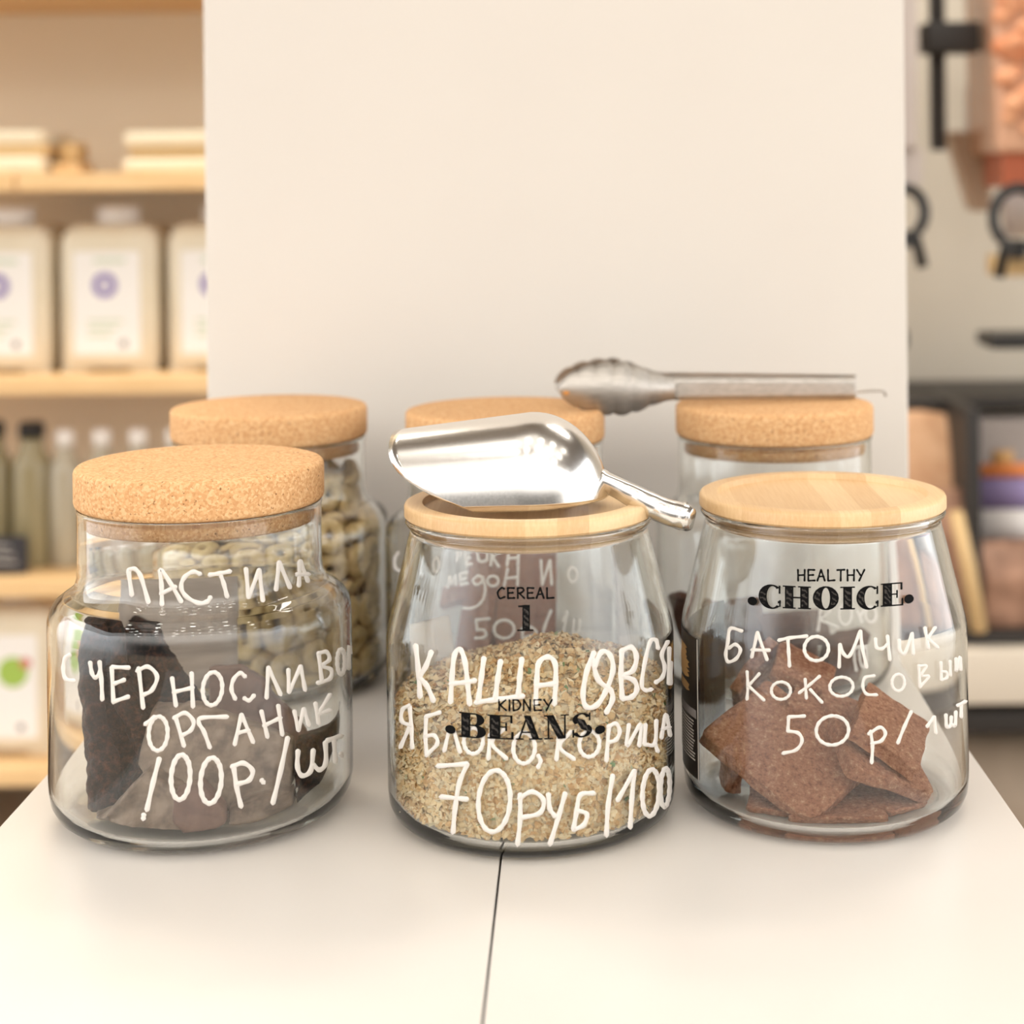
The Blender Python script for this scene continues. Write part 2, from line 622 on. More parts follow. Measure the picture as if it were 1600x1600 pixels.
    def grid(s, bm, quad, ox, oy, sc, nu=6, nv=6, off=0.0004, far=False, inset=0.0, warp=None, mi=0):
        """a printed patch on the glass; quad = function (u, v) -> drawing coordinates"""
        rows = []
        for i in range(nu + 1):
            row = []
            for j in range(nv + 1):
                x, y = quad(i / nu, j / nv)
                if warp: x, y = warp(x, y)
                r = s.hit(ox + x / sc, oy + y / sc, far, off, inset)
                row.append(bm.verts.new(r[0]) if r else None)
            rows.append(row)
        for i in range(nu):
            for j in range(nv):
                q = (rows[i][j], rows[i + 1][j], rows[i + 1][j + 1], rows[i][j + 1])
                if all(q):
                    f = bm.faces.new(q)
                    f.material_index = mi


def ell(cx, cy, rx, ry, tilt=0.0, a0=-1.2, sweep=6.5, n=14):
    out = []
    for i in range(n + 1):
        t = a0 + sweep * i / n
        x, y = rx * math.cos(t), ry * math.sin(t)
        out.append((cx + x * math.cos(tilt) - y * math.sin(tilt), cy + x * math.sin(tilt) + y * math.cos(tilt)))
    return out


GLASS = 'glass'
JL = Jar('cork', -0.2077, 0.930, 'glass jar with a cork lid in the front row, filled with dark brown fruit leather')
JC = Jar('bamboo', -0.0274, 0.918, 'glass jar with a bamboo lid holding oat flakes, a metal scoop lies on it')
JR = Jar('bamboo', 0.1333, 0.933, 'glass jar with a dished bamboo lid holding square brown bars, black sticker on its side')
KL = Jar('cork', -0.2141, 1.175, 'cork lidded glass jar in the back row, full of pale cereal rings')
KM = Jar('cork', -0.0496, 1.147, 'cork lidded glass jar in the back row, half hidden behind the oat jar and scoop')
KR = Jar('cork', 0.1337, 1.160, 'cork lidded glass jar in the back row, the steel tongs lie on it')

# ---- handwriting, left jar
Z1, Z2, Z3 = (60, 600, 2.857), (60, 880, 2.857), (580, 860, 3.077)
JL.strokes([[(418, 942), (404, 840), (410, 828), (432, 826), (458, 860), (492, 975)], [(552, 985), (550, 900), (546, 830), (590, 890), (638, 972)], [(548, 935), (612, 905)],
            [(722, 848), (690, 838), (650, 865), (638, 910), (662, 950), (715, 978), (752, 972), (768, 952)], [(764, 852), (810, 845), (855, 836)], [(812, 848), (828, 895), (842, 950)],
            [(926, 825), (938, 952)], [(938, 952), (985, 830)], [(985, 830), (1002, 968)], [(1060, 918), (1074, 795)], [(1074, 795), (1122, 908)], [(1162, 900), (1166, 792)], [(1168, 790), (1202, 880)], [(1152, 850), (1205, 850)]],
           *Z1, 20, M['marker'])
JL.strokes([[(142, 408), (120, 425), (112, 470), (122, 515), (160, 525)], [(232, 443), (240, 490), (256, 510), (276, 485), (274, 440)], [(274, 440), (282, 520), (286, 608)],
            [(328, 465), (336, 620)], [(330, 463), (405, 466)], [(340, 537), (385, 520)], [(338, 617), (403, 595)], [(448, 468), (468, 645)], [(442, 480), (490, 462), (530, 505), (508, 565), (468, 588)],
            [(597, 512), (614, 635)], [(684, 490), (690, 640)], [(604, 575), (690, 555)], ell(777, 560, 43, 74, 0.1), [(922, 505), (900, 490), (870, 520), (862, 565), (878, 605)], [(918, 602), (940, 612), (962, 590)],
            [(1018, 600), (1026, 465)], [(1026, 465), (1080, 585)], [(1115, 475), (1118, 575)], [(1118, 575), (1170, 460)], [(1170, 460), (1190, 565)], [(1250, 400), (1265, 530)], [(1250, 402), (1285, 396), (1298, 430), (1266, 458), (1305, 475), (1300, 515), (1245, 535)],
            ell(1350, 440, 17, 56, 0.0), [(1384, 470), (1388, 370), (1396, 450)]], *Z2, 19, M['marker'])
JL.strokes([ell(535, 760, 42, 76, 0.05), [(478, 718), (520, 685)], [(612, 685), (650, 815)], [(606, 690), (655, 668), (692, 705), (680, 745), (638, 770)], [(765, 822), (738, 750), (716, 712), (730, 690), (842, 685)],
            [(876, 808), (906, 675)], [(906, 675), (958, 798)], [(890, 757), (938, 745)], [(995, 660), (1022, 775)], [(1070, 635), (1088, 765)], [(1006, 725), (1080, 690)], [(1142, 660), (1160, 745)], [(1160, 745), (1184, 650)], [(1184, 650), (1206, 722)],
            [(1236, 625), (1250, 715)], [(1300, 588), (1245, 678)], [(1248, 672), (1300, 657)]], *Z2, 19, M['marker'])
JL.strokes([[(540, 872), (512, 980), (485, 1100)], [(471, 1122), (469, 1140)], ell(635, 955, 42, 100, 0.06), ell(770, 970, 46, 102, 0.08), [(872, 915), (885, 1000), (904, 1085)], [(864, 908), (915, 892), (955, 925), (940, 968), (890, 985)], [(996, 968), (1004, 978)],
            [(1112, 780), (1080, 930), (1046, 1070)], [(1158, 838), (1156, 910), (1176, 948), (1215, 925), (1226, 835)], [(1226, 900), (1255, 922), (1282, 890), (1280, 800)], [(1288, 792), (1350, 770)], [(1318, 784), (1325, 885)], [(1348, 850), (1352, 858)]], *Z2, 22, M['marker'])

# ---- handwriting, oat jar
JC.strokes([[(215, 458), (228, 580), (236, 702)], [(290, 488), (262, 560), (230, 612)], [(232, 610), (268, 650), (300, 722)], [(382, 728), (390, 600), (402, 500), (430, 478), (452, 540), (464, 640), (474, 738)], [(384, 640), (465, 632), (500, 625)],
            [(542, 518), (530, 610), (516, 715)], [(622, 532), (608, 620), (598, 705)], [(724, 522), (714, 610), (708, 690)], [(505, 730), (600, 716), (730, 700)], [(790, 738), (796, 620), (806, 540), (850, 512), (884, 545), (886, 640), (880, 738)], [(796, 650), (882, 640)],
            [(1070, 492), (1036, 580), (1018, 690), (1034, 752), (1085, 742), (1130, 670), (1162, 570), (1145, 500), (1105, 490), (1072, 560)], [(1062, 520), (1090, 620), (1150, 672), (1158, 720), (1130, 778)],
            [(1204, 480), (1200, 600), (1206, 712)], [(1204, 482), (1250, 466), (1274, 510), (1258, 575), (1206, 602)], [(1206, 604), (1262, 625), (1276, 670), (1250, 705), (1206, 712)]], *Z3, 25, M['marker'])
JC.strokes([[(1378, 470), (1368, 432), (1340, 440), (1314, 540), (1300, 645), (1318, 672), (1345, 668)], [(1424, 440), (1396, 500), (1410, 560), (1398, 610), (1366, 635)], [(1432, 470), (1430, 640)], [(1440, 540), (1438, 640)],
            [(198, 948), (194, 850), (186, 750)], [(186, 745), (152, 765), (148, 820), (192, 842)], [(186, 846), (142, 945)], [(332, 778), (265, 798)], [(265, 798), (262, 900), (268, 985)], [(264, 892), (305, 890), (318, 930), (268, 982)],
            [(352, 962), (386, 850), (428, 968)], ell(492, 915, 46, 62, 0.05), [(572, 885), (564, 1000)], [(640, 855), (580, 925), (650, 1000)], ell(735, 950, 52, 74, 0.05), [(802, 985), (814, 1012), (802, 1042)],
            [(902, 882), (890, 1005)], [(960, 872), (904, 942), (974, 1003)], ell(1048, 930, 48, 62, 0.08), [(1142, 842), (1130, 1010)], [(1138, 848), (1175, 832), (1194, 870), (1176, 910), (1140, 922)], [(1238, 838), (1230, 938), (1294, 836), (1288, 938)],
            [(1318, 838), (1312, 932)], [(1312, 932), (1362, 928), (1370, 818)], [(1364, 930), (1376, 965)], [(1394, 900), (1416, 790), (1436, 888)], [(1400, 858), (1432, 850)]], *Z3, 20, M['marker'])
JC.strokes([[(322, 1036), (462, 1026)], [(462, 1026), (424, 1120), (404, 1240), (394, 1355)], [(338, 1184), (462, 1196)], ell(592, 1205, 76, 148, 0.08), [(716, 1172), (716, 1290), (704, 1412)], [(712, 1190), (775, 1160), (828, 1200), (810, 1262), (724, 1284)],
            [(852, 1172), (858, 1240), (884, 1278)], [(932, 1168), (900, 1280), (860, 1410)], [(1068, 1166), (1005, 1176), (986, 1260), (972, 1340)], [(972, 1342), (1020, 1320), (1036, 1268), (990, 1250)], [(1160, 1082), (1138, 1230), (1130, 1368)],
            [(1184, 1200), (1264, 1060)], [(1264, 1060), (1252, 1200), (1244, 1330)], ell(1343, 1165, 40, 112, 0.06), ell(1412, 1140, 22, 92, 0.04)], *Z3, 23, M['marker'])

# ---- handwriting, bar jar
Z4 = (1040, 860, 3.077)
JR.strokes([[(368, 388), (312, 376), (300, 440), (290, 500), (302, 535), (340, 520), (360, 478), (336, 452), (304, 470)], [(415, 512), (442, 395)], [(442, 395), (488, 525)], [(416, 478), (500, 480)], [(545, 432), (600, 420), (680, 412)], [(588, 424), (592, 490), (596, 556)],
            ell(725, 472, 58, 58, 0.0), [(834, 560), (838, 452)], [(838, 452), (858, 500), (888, 502), (936, 388)], [(936, 388), (946, 470), (966, 560)], [(1008, 425), (1014, 466), (1040, 472), (1066, 452)], [(1066, 412), (1078, 525)],
            [(1122, 432), (1126, 480), (1150, 492), (1184, 400)], [(1184, 400), (1190, 497)], [(1246, 372), (1262, 470)], [(1294, 372), (1258, 424)], [(1260, 424), (1306, 466)]], *Z4, 17, M['marker'])
JR.strokes([[(392, 582), (396, 650), (392, 715)], [(452, 592), (398, 652)], [(400, 652), (474, 720)], ell(555, 674, 46, 42, 0.0), [(671, 618), (677, 710)], [(741, 604), (690, 648), (643, 684)], [(695, 668), (752, 730)], ell(845, 655, 56, 46, -0.1), [(1002, 602), (958, 612), (948, 655), (966, 690), (1014, 694)],
            ell(1118, 635, 30, 40, 0.0), [(1216, 552), (1222, 655)], [(1216, 556), (1252, 556), (1228, 600), (1264, 606), (1222, 655)], [(1322, 538), (1324, 622)], [(1324, 582), (1348, 586), (1350, 612), (1324, 622)], [(1366, 532), (1368, 600)], [(1394, 520), (1396, 580), (1414, 512), (1418, 574)]], *Z4, 15, M['marker'])
JR.strokes([[(668, 796), (592, 800)], [(592, 800), (588, 868)], [(588, 868), (638, 878), (656, 915), (628, 958), (565, 975)], ell(802, 865, 78, 70, -0.2), [(985, 868), (994, 940), (990, 1020)], [(976, 882), (1030, 850), (1056, 878), (1036, 915), (990, 928)], [(1180, 775), (1146, 850), (1116, 925)],
            [(1256, 846), (1290, 800)], [(1290, 800), (1298, 876)], [(1346, 790), (1350, 846), (1368, 842), (1372, 800)], [(1372, 836), (1390, 840), (1394, 776)], [(1402, 746), (1440, 726)], [(1420, 738), (1420, 800)]], *Z4, 17, M['marker'])

# ---- handwriting, jars of the back row
Z5, Z6 = (600, 820, 5.333), (1200, 860, 5.0)
KM.strokes([[(120, 232), (92, 280), (96, 360), (142, 390)], ell(335, 315, 34, 62, 0.0), [(560, 290), (562, 200), (600, 210), (590, 250)], [(640, 222), (650, 330)], [(642, 222), (690, 215)], [(646, 272), (682, 266)], [(650, 330), (695, 318)], [(745, 192), (760, 285), (800, 298), (836, 280), (840, 195)],
            [(882, 200), (872, 330)], [(962, 192), (884, 262)], [(886, 262), (940, 340)], [(1030, 200), (1015, 330)], [(1118, 185), (1110, 330)], [(1020, 275), (1112, 268)]], *Z5, 26, M['marker'])
KM.strokes([[(472, 510), (490, 420), (512, 480), (548, 415), (556, 492)], [(590, 400), (600, 490)], [(590, 400), (660, 388)], [(595, 445), (650, 436)], [(600, 490), (664, 478)], [(795, 430), (755, 418), (712, 455), (740, 490), (790, 470), (800, 430)], [(800, 430), (822, 540), (780, 650), (700, 690), (630, 688)],
            ell(890, 462, 48, 42, 0.0), [(1020, 360), (990, 500)], [(1112, 350), (1106, 495)], [(1000, 440), (1108, 430)], [(1312, 290), (1322, 490)], [(1322, 490), (1392, 290)], [(1392, 290), (1404, 490)], ell(1590, 410, 40, 60, 0.0)], *Z5, 24, M['marker'])
KM.strokes([[(862, 780), (744, 790)], [(744, 790), (752, 872)], [(752, 872), (815, 876), (832, 915), (800, 940), (736, 942)], ell(990, 868, 88, 76, 0.0), [(1150, 862), (1146, 1060)], [(1150, 872), (1220, 850), (1268, 900), (1160, 945)], [(1398, 712), (1342, 850), (1318, 950)],
            [(1500, 800), (1540, 720), (1500, 920)], [(1600, 790), (1590, 900), (1640, 880), (1650, 790)]], *Z5, 26, M['marker'])
KR.strokes([[(404, 470), (396, 545), (386, 625)], [(482, 470), (402, 542)], [(404, 542), (545, 600)], ell(606, 500, 52, 80, 0.0), [(705, 470), (742, 560)], [(770, 440), (735, 510)], ell(820, 500, 46, 60, 0.0)], *Z6, 24, M['marker'])
KR.strokes([[(690, 740), (684, 840), (700, 940)], [(730, 760), (730, 850), (750, 915)], [(690, 790), (735, 770), (780, 790)], [(780, 760), (790, 850), (770, 915)]], *Z6, 22, M['marker'])

# ---- printed words on the front of the glass
def letter(jar, bm, ch, x0, x1, y0, y1, frame, warp):
    """one letter of a heavy high-contrast serif face; hatched stems use material 1, hairlines material 0"""
    W, H = x1 - x0, y1 - y0
    X = lambda u: x0 + u * W
    Yv = lambda v: y0 + v * H

    def rect(u0, v0, u1, v1, mi=0, sh=0.0):
        jar.grid(bm, lambda u, v: (X(u0 + (u1 - u0) * u + sh * v), Yv(v0 + (v1 - v0) * v)), *frame, nu=3, nv=4, off=0.0014 if mi else 0.0012, warp=warp, mi=mi)

    def stem(u0, v0, u1, v1, sh=0.0):
        rect(u0, v0, u1, v1, 0, sh)
        d = (u1 - u0) * 0.17
        rect(u0 + d, v0 + 0.12, u1 - d, v1 - 0.12, 1, sh * 0.76)

    def moon(cu, cv, ru, rv, iu, iv, a0, a1, mi=0, cu2=None):
        c2 = cu if cu2 is None else cu2
        n = 18
        jar.grid(bm, lambda u, v: (X((cu + (c2 - cu) * v) + (ru + (iu - ru) * v) * math.cos(a0 + (a1 - a0) * u)), Yv(cv + (rv + (iv - rv) * v) * math.sin(a0 + (a1 - a0) * u))), *frame, nu=n, nv=2, off=0.0014 if mi else 0.0012, warp=warp, mi=mi)

    PI = math.pi
    if ch == 'O':
        moon(.5, .5, .5, .51, .16, .44, 0, 2 * PI)
        for s0 in (-0.75, PI - 0.75): moon(.5, .5, .44, .42, .24, .40, s0, s0 + 1.5, 1)
    elif ch == 'C':
        moon(.56, .5, .56, .51, .26, .44, 0.85, 2 * PI - 0.85, 0, .62)
        moon(.54, .5, .48, .44, .24, .42, PI - 0.75, PI + 0.75, 1, .56)
        rect(.88, .02, .96, .36)
        rect(.84, .66, .98, .76)
        rect(.9, .62, .97, .9)
    elif ch == 'H':
        stem(.08, 0, .38, 1); stem(.62, 0, .92, 1)
        for a in (0, .54): rect(a, 0, a + .46, .06); rect(a, .94, a + .46, 1)
        rect(.38, .47, .62, .54)
    elif ch == 'I':
        stem(.2, 0, .8, 1); rect(0, 0, 1, .06); rect(0, .94, 1, 1)
    elif ch == '1':
        stem(.32, 0, .78, 1); rect(.0, .94, 1, 1); rect(.06, .02, .34, .09)
    elif ch == 'E':
        stem(.08, 0, .48, 1); rect(0, 0, .92, .06); rect(0, .94, .96, 1); rect(.48, .46, .72, .52)
        rect(.84, .0, .93, .32); rect(.88, .68, .97, 1); rect(.66, .32, .73, .66)
    elif ch == 'B':
        stem(.08, 0, .42, 1); rect(0, 0, .6, .06); rect(0, .94, .6, 1); rect(.42, .46, .6, .52)
        moon(.58, .255, .36, .255, .08, .2, -PI / 2, PI / 2); moon(.58, .735, .42, .265, .1, .21, -PI / 2, PI / 2)
    elif ch == 'A':
        stem(.30, 0, .56, 1, .34); rect(.40, 0, .47, .95, 0, -.30); rect(.2, .66, .7, .72)
        rect(0, .94, .3, 1); rect(.5, .94, 1, 1)
    elif ch == 'N':
        rect(.14, 0, .21, .95); rect(.80, .0, .87, 1); stem(.08, 0, .38, 1, .48); rect(0, .94, .36, 1); rect(.66, 0, 1, .06); rect(0, 0, .3, .06)
    elif ch == 'S':
        jar.grid(bm, lambda u, v: (X(.14 + .46 * u + (.30) * v), Yv(.18 + .52 * v + .16 * (u - .3))), *frame, nu=4, nv=5, off=0.0014, warp=warp, mi=1)
        moon(.48, .26, .42, .26, .20, .20, PI * .75, PI * 2 - 0.3); moon(.50, .72, .46, .28, .22, .22, -0.9, PI - 0.3)
        rect(.80, .02, .88, .34); rect(.06, .66, .14, .98)
    elif ch == '.':
        moon(.5, .5, .5, .5, .001, .001, 0, 2 * PI)


def word(jar, spec, frame, warp, name):
    bm = bmesh.new()
    for ch, x0, x1, y0, y1 in spec: letter(jar, bm, ch, x0, x1, y0, y1, frame, warp)
    bmesh.ops.delete(bm, geom=[v for v in bm.verts if not v.link_faces], context='VERTS')
    return obj(name, bm, [M['ink'], M['hatch']], jar.root)


GLY = {'C': [[(.95, .1), (.55, 0), (.05, .45), (.35, 1), (1, .85)]], 'E': [[(.1, 0), (.12, 1)], [(.1, 0), (.95, .02)], [(.12, .5), (.8, .47)], [(.12, 1), (1, .97)]], 'R': [[(.1, 0), (.12, 1)], [(.1, .02), (.75, .02), (.9, .25), (.6, .45), (.12, .52)], [(.3, .5), (1, 1)]],
       'A': [[(0, 1), (.5, 0)], [(.5, 0), (1, 1)], [(.2, .62), (.85, .6)]], 'L': [[(.1, 0), (.12, 1)], [(.12, 1), (1, .95)]], 'H': [[(.05, 0), (.08, 1)], [(.95, 0), (.92, 1)], [(.06, .5), (.93, .48)]], 'T': [[(0, .03), (1, 0)], [(.5, 0), (.48, 1)]],
       'Y': [[(0, 0), (.48, .5)], [(1, 0), (.3, 1)]], 'K': [[(.1, 0), (.12, 1)], [(.95, 0), (.14, .55)], [(.25, .5), (1, 1)]], 'I': [[(.5, 0), (.5, 1)]], 'D': [[(.1, 0), (.12, 1)], [(.1, .02), (.7, .08), (1, .48), (.7, .9), (.12, 1)]], 'N': [[(.08, 1), (.1, 0)], [(.1, 0), (.9, 1)], [(.9, 1), (.92, 0)]]}


def small_caps(jar, text, x0, x1, y0, y1, frame, name, w=10):
    n = len(text)
    adv = (x1 - x0) / sum(0.35 if c == 'I' else 1.0 for c in text)
    cx = x0
    lines = []
    for c in text:
        a = adv * (0.35 if c == 'I' else 1.0)
        for st in GLY[c]: lines.append([(cx + a * .1 + p[0] * a * .76, y0 + p[1] * (y1 - y0)) for p in st])
        cx += a
    return jar.strokes(lines, *frame, w, M['ink'], name)


small_caps(JC, 'CEREAL', 602, 884, 180, 230, Z3, 'printed_word', 9)
word(JC, [('1', 703, 780, 262, 388)], Z3, None, 'printed_numeral')
small_caps(JC, 'KIDNEY', 606, 876, 717, 769, Z3, 'printed_word', 9)
smile = lambda x0, x1, d: (lambda x, y: (x, y + d * (1 - (2 * (x - x0) / (x1 - x0) - 1) ** 2)))
word(JC, [('.', 362, 412, 842, 884), ('B', 428, 556, 772, 892), ('E', 562, 690, 772, 888), ('A', 696, 822, 772, 888), ('N', 830, 948, 772, 888), ('S', 958, 1062, 772, 890), ('.', 1070, 1120, 842, 884)], Z3, smile(428, 1062, 19), 'printed_word')
small_caps(JR, 'HEALTHY', 630, 962, 93, 146, Z4, 'printed_word', 9)
word(JR, [('.', 400, 446, 226, 268), ('C', 452, 560, 160, 276), ('H', 566, 700, 160, 270), ('O', 708, 832, 158, 272), ('I', 838, 908, 160, 270), ('C', 914, 1022, 160, 274), ('E', 1030, 1140, 152, 264), ('.', 1140, 1186, 214, 258)], Z4, smile(452, 1140, 15), 'printed_word')

# ---- paper labels on the glass
M['paper'] = mat('cream_paper', lin(226, 212, 192), 0.8)
add_noise(M['paper'], [(0.3, lin(246, 236, 220)), (0.7, lin(252, 246, 234))], 90, bump=0.3, bdist=0.0008)
M['greypaper'] = mat('grey_label_back', lin(188, 178, 168), 0.8)
add_noise(M['greypaper'], [(0.35, lin(232, 224, 216)), (0.65, lin(244, 237, 230))], 40, stretch=(1, 1, 8))
for _k in ('paper', 'greypaper'):
    _nt, _b, _N, _L = nodes(M[_k])
    _out = next(n for n in _nt.nodes if n.type == 'OUTPUT_MATERIAL')
    _t, _mx = _N('ShaderNodeBsdfTranslucent'), _N('ShaderNodeMixShader')
    _L(_b.inputs['Base Color'].links[0].from_socket, _t.inputs[0])
    _mx.inputs[0].default_value = 0.5
    _L(_b.outputs[0], _mx.inputs[1])
    _L(_t.outputs[0], _mx.inputs[2])
    _L(_mx.outputs[0], _out.inputs[0])
M['blacklabel'] = mat('black_label', lin(34, 28, 25), 0.45)
M['goldprint'] = mat('gold_print', lin(196, 150, 92), 0.5)
M['greyprint'] = mat('grey_print', lin(140, 134, 132), 0.6)
M['whiteprint'] = mat('white_print', lin(214, 208, 200), 0.6)


def patch_px(jar, corners, m, name, far=False, inset=0.0, off=0.0004, n=10, parent=None, label=None):
    (ax, ay), (bx, by), (cx, cy), (dx, dy) = corners   # top left, top right, bottom right, bottom left
    bm = bmesh.new()
    q = lambda u, v: ((ax + (bx - ax) * u) * (1 - v) + (dx + (cx - dx) * u) * v, (ay + (by - ay) * u) * (1 - v) + (dy + (cy - dy) * u) * v)
    jar.grid(bm, q, 0, 0, 1.0, nu=n, nv=n, far=far, inset=inset, off=off)
    o = obj(name, bm, m, parent or jar.root)
    sm = o.modifiers.new('thick', 'SOLIDIFY')
    sm.thickness = 0.0002
    if label: o['label'] = label
    return o


patch_px(JL, [(187, 902), (372, 896), (372, 1075), (187, 1080)], M['greypaper'], 'paper_label', True, 0.0028, label='grey back of a paper label')
patch_px(JC, [(637, 975), (700, 960), (716, 1062), (640, 1080)], M['paper'], 'paper_label', True, 0.0034, label='cream back of a torn paper label')


def cyl_patch(jar, a0, a1, z0, z1, m, name, off=0.0004, n=14, parent=None, label=None):
    """patch of the jar wall between two bearings (radians, 0 = towards +x)"""
    bm = bmesh.new()
    rows = []
    for i in range(n + 1):
        a = a0 + (a1 - a0) * i / n
        rows.append([bm.verts.new((jar.x + (jar.R(z) + off) * math.cos(a), jar.y + (jar.R(z) + off) * math.sin(a), z)) for z in (z0, (z0 + z1) / 2, z1)])
    for r0, r1 in zip(rows, rows[1:]):
        for k in range(2): bm.faces.new((r0[k], r1[k], r1[k + 1], r0[k + 1]))
    return obj(name, bm, m, parent or jar.root)


# the black product sticker wraps the left flank of the bar jar
A1 = math.pi + 0.42
A0 = math.pi - 0.85
lab = cyl_patch(JR, A0, A1, 0.0215, 0.0965, M['blacklabel'], 'product_sticker', label=None)
lab['label'] = 'black sticker with gold and white print'
cyl_patch(JR, A1 - 0.012, A1, 0.0215, 0.0965, M['whiteprint'], 'label_edge', 0.0007, 2, lab)
cyl_patch(JR, A0 + 0.15, A1 - 0.03, 0.0535, 0.0580, M['greyprint'], 'print_band', 0.0007, 14, lab)
bm = bmesh.new()
for i in range(13):
    z = 0.0510 - i * 0.0017
    a_1 = A1 - 0.05 - random.random() * 0.05
    for s0 in (A0 + 0.2, A0 + 0.72):
        pass
    rows = []
    for k in range(13):
        a = A0 + 0.2 + (a_1 - A0 - 0.2) * k / 12
        rows.append([bm.verts.new((JR.x + (JR.R(z) + 0.0007) * math.cos(a), JR.y + (JR.R(z) + 0.0007) * math.sin(a), zz)) for zz in (z, z + 0.0008)])
    for r0, r1 in zip(rows, rows[1:]): bm.faces.new((r0[0], r1[0], r1[1], r0[1]))
obj('fine_print', bm, M['whiteprint'], lab)
bm = bmesh.new()
rows = []
for k in range(25):
    z = 0.0655 + 0.024 * k / 24
    hw = (0.05 + 0.06 * abs(math.sin(k * 1.3)) + 0.05 * (k < 5)) * (1.5 if 7 < k < 18 else 1.0)
    rows.append([bm.verts.new((JR.x + (JR.R(z) + 0.0007) * math.cos(a), JR.y + (JR.R(z) + 0.0007) * math.sin(a), z)) for a in (A1 - 0.30 - hw, A1 - 0.30, A1 - 0.30 + hw)])
for k, (r0, r1) in enumerate(zip(rows, rows[1:])):
    if k in (5, 6): continue
    for j in range(2): bm.faces.new((r0[j], r0[j + 1], r1[j + 1], r1[j]))
bmesh.ops.delete(bm, geom=[v for v in bm.verts if not v.link_faces], context='VERTS')
obj('gold_emblem', bm, M['goldprint'], lab)

# ------------------------------------------------------------------ oat flakes
M['oats'] = mat('oat_flakes', lin(222, 192, 142), 0.75, spec=0.2)
_nt, _b, _N, _L = nodes(M['oats'])
_g = _N('ShaderNodeNewGeometry')
_rp = _N('ShaderNodeValToRGB')
_rp.color_ramp.interpolation = 'LINEAR'
_e = _rp.color_ramp.elements
_e[0].position, _e[0].color = 0.0, lin(204, 158, 104)
_e[1].position, _e[1].color = 1.0, lin(252, 238, 206)
for _p, _c in ((0.15, lin(226, 188, 134)), (0.5, lin(242, 214, 164)), (0.988, lin(250, 234, 198)), (0.99, lin(120, 150, 96)), (0.996, lin(120, 150, 96))):
    _x = _e.new(_p)
    _x.color = _c
_L(_g.outputs['Random Per Island'], _rp.inputs[0])
_L(_rp.outputs[0], _b.inputs['Base Color'])


def heap_z(x, y):
    """height of the oats at a point relative to the jar axis"""
    r = math.hypot(x, y)
    h = 0.0700 + 0.018 * math.exp(-((x - 0.012) ** 2 + (y - 0.016) ** 2) / (2 * 0.030 ** 2)) - 0.018 * max(0.0, -y / 0.073) ** 1.3 - 0.004 * max(0.0, -x / 0.07)
    return h + 0.003 * noise.noise((x * 60, y * 60, 3.0))


bm = bmesh.new()
RO = 0.0715
# core of the heap
nr, na = 10, 48
top = []
for i in range(nr + 1):
    r = RO * i / nr
    top.append([bm.verts.new((JC.x + r * math.cos(2 * math.pi * k / na), JC.y + r * math.sin(2 * math.pi * k / na), heap_z(r * math.cos(2 * math.pi * k / na), r * math.sin(2 * math.pi * k / na)) - 0.001)) for k in range(na)] if i else [bm.verts.new((JC.x, JC.y, heap_z(0, 0) - 0.001))])
for i in range(nr):
    for k in range(na):
        j = (k + 1) % na
        if i == 0: bm.faces.new((top[0][0], top[1][k], top[1][j]))
        else: bm.faces.new((top[i][k], top[i + 1][k], top[i + 1][j], top[i][j]))
low = [[bm.verts.new((JC.x + rr * math.cos(2 * math.pi * k / na), JC.y + rr * math.sin(2 * math.pi * k / na), zz)) for k in range(na)] for rr, zz in ((RO, 0.018), (RO - 0.002, 0.0125), (RO - 0.008, 0.0095))]
for a, b in ((top[nr], low[0]), (low[0], low[1]), (low[1], low[2])):
    for k in range(na): bm.faces.new((a[k], b[k], b[(k + 1) % na], a[(k + 1) % na]))
bm.faces.new(low[2])


def flake(p, n, s):
    n = Vector(n).normalized()
    t1 = n.orthogonal().normalized()
    ang = random.random() * 6.28
    t1 = (t1 * math.cos(ang) + n.cross(t1) * math.sin(ang)).normalized()
    t2 = n.cross(t1)
    c = bm.verts.new(p + n * s * 0.22)
    ring = [bm.verts.new(p + t1 * (math.cos(k * 1.0472) * s * random.uniform(.8, 1.15)) + t2 * (math.sin(k * 1.0472) * s * 0.72 * random.uniform(.8, 1.15)) + n * s * 0.35 * math.cos(2 * k * 1.0472 + ang)) for k in range(6)]
    for k in range(6): bm.faces.new((c, ring[k], ring[(k + 1) % 6]))


for i in range(4200):
    r, a = 0.0715 * math.sqrt(random.random()), random.random() * 6.28
    x, y = r * math.cos(a), r * math.sin(a)
    e = 0.002
    n = Vector((heap_z(x - e, y) - heap_z(x + e, y), heap_z(x, y - e) - heap_z(x, y + e), 2 * e)).normalized()
    n = n + Vector((random.gauss(0, .45), random.gauss(0, .45), random.gauss(0, .2)))
    flake(Vector((JC.x + x, JC.y + y, heap_z(x, y) + random.uniform(-.0005, .0012))), n, random.uniform(.0017, .0030))
for i in range(5200):
    a = -math.pi / 2 + random.uniform(-1.9, 1.9)
    x, y = math.cos(a), math.sin(a)
    zt = heap_z(x * RO, y * RO)
    z = random.uniform(0.0115, zt + 0.0005)
    rr = RO + random.uniform(-.0002, .0010) - (0.0022 if z < 0.0145 else 0)
    n = Vector((x, y, 0)) + Vector((random.gauss(0, .4), random.gauss(0, .4), random.gauss(0, .5)))
    flake(Vector((JC.x + x * rr, JC.y + y * rr, z)), n, random.uniform(.0016, .0027))
oats = obj('oat_flakes', bm, M['oats'], None, True, origin=(JC.x, JC.y, 0.0075))
tag(oats, 'heap of pale rolled oat flakes filling the lower half of the middle jar', 'oats', None, 'stuff')

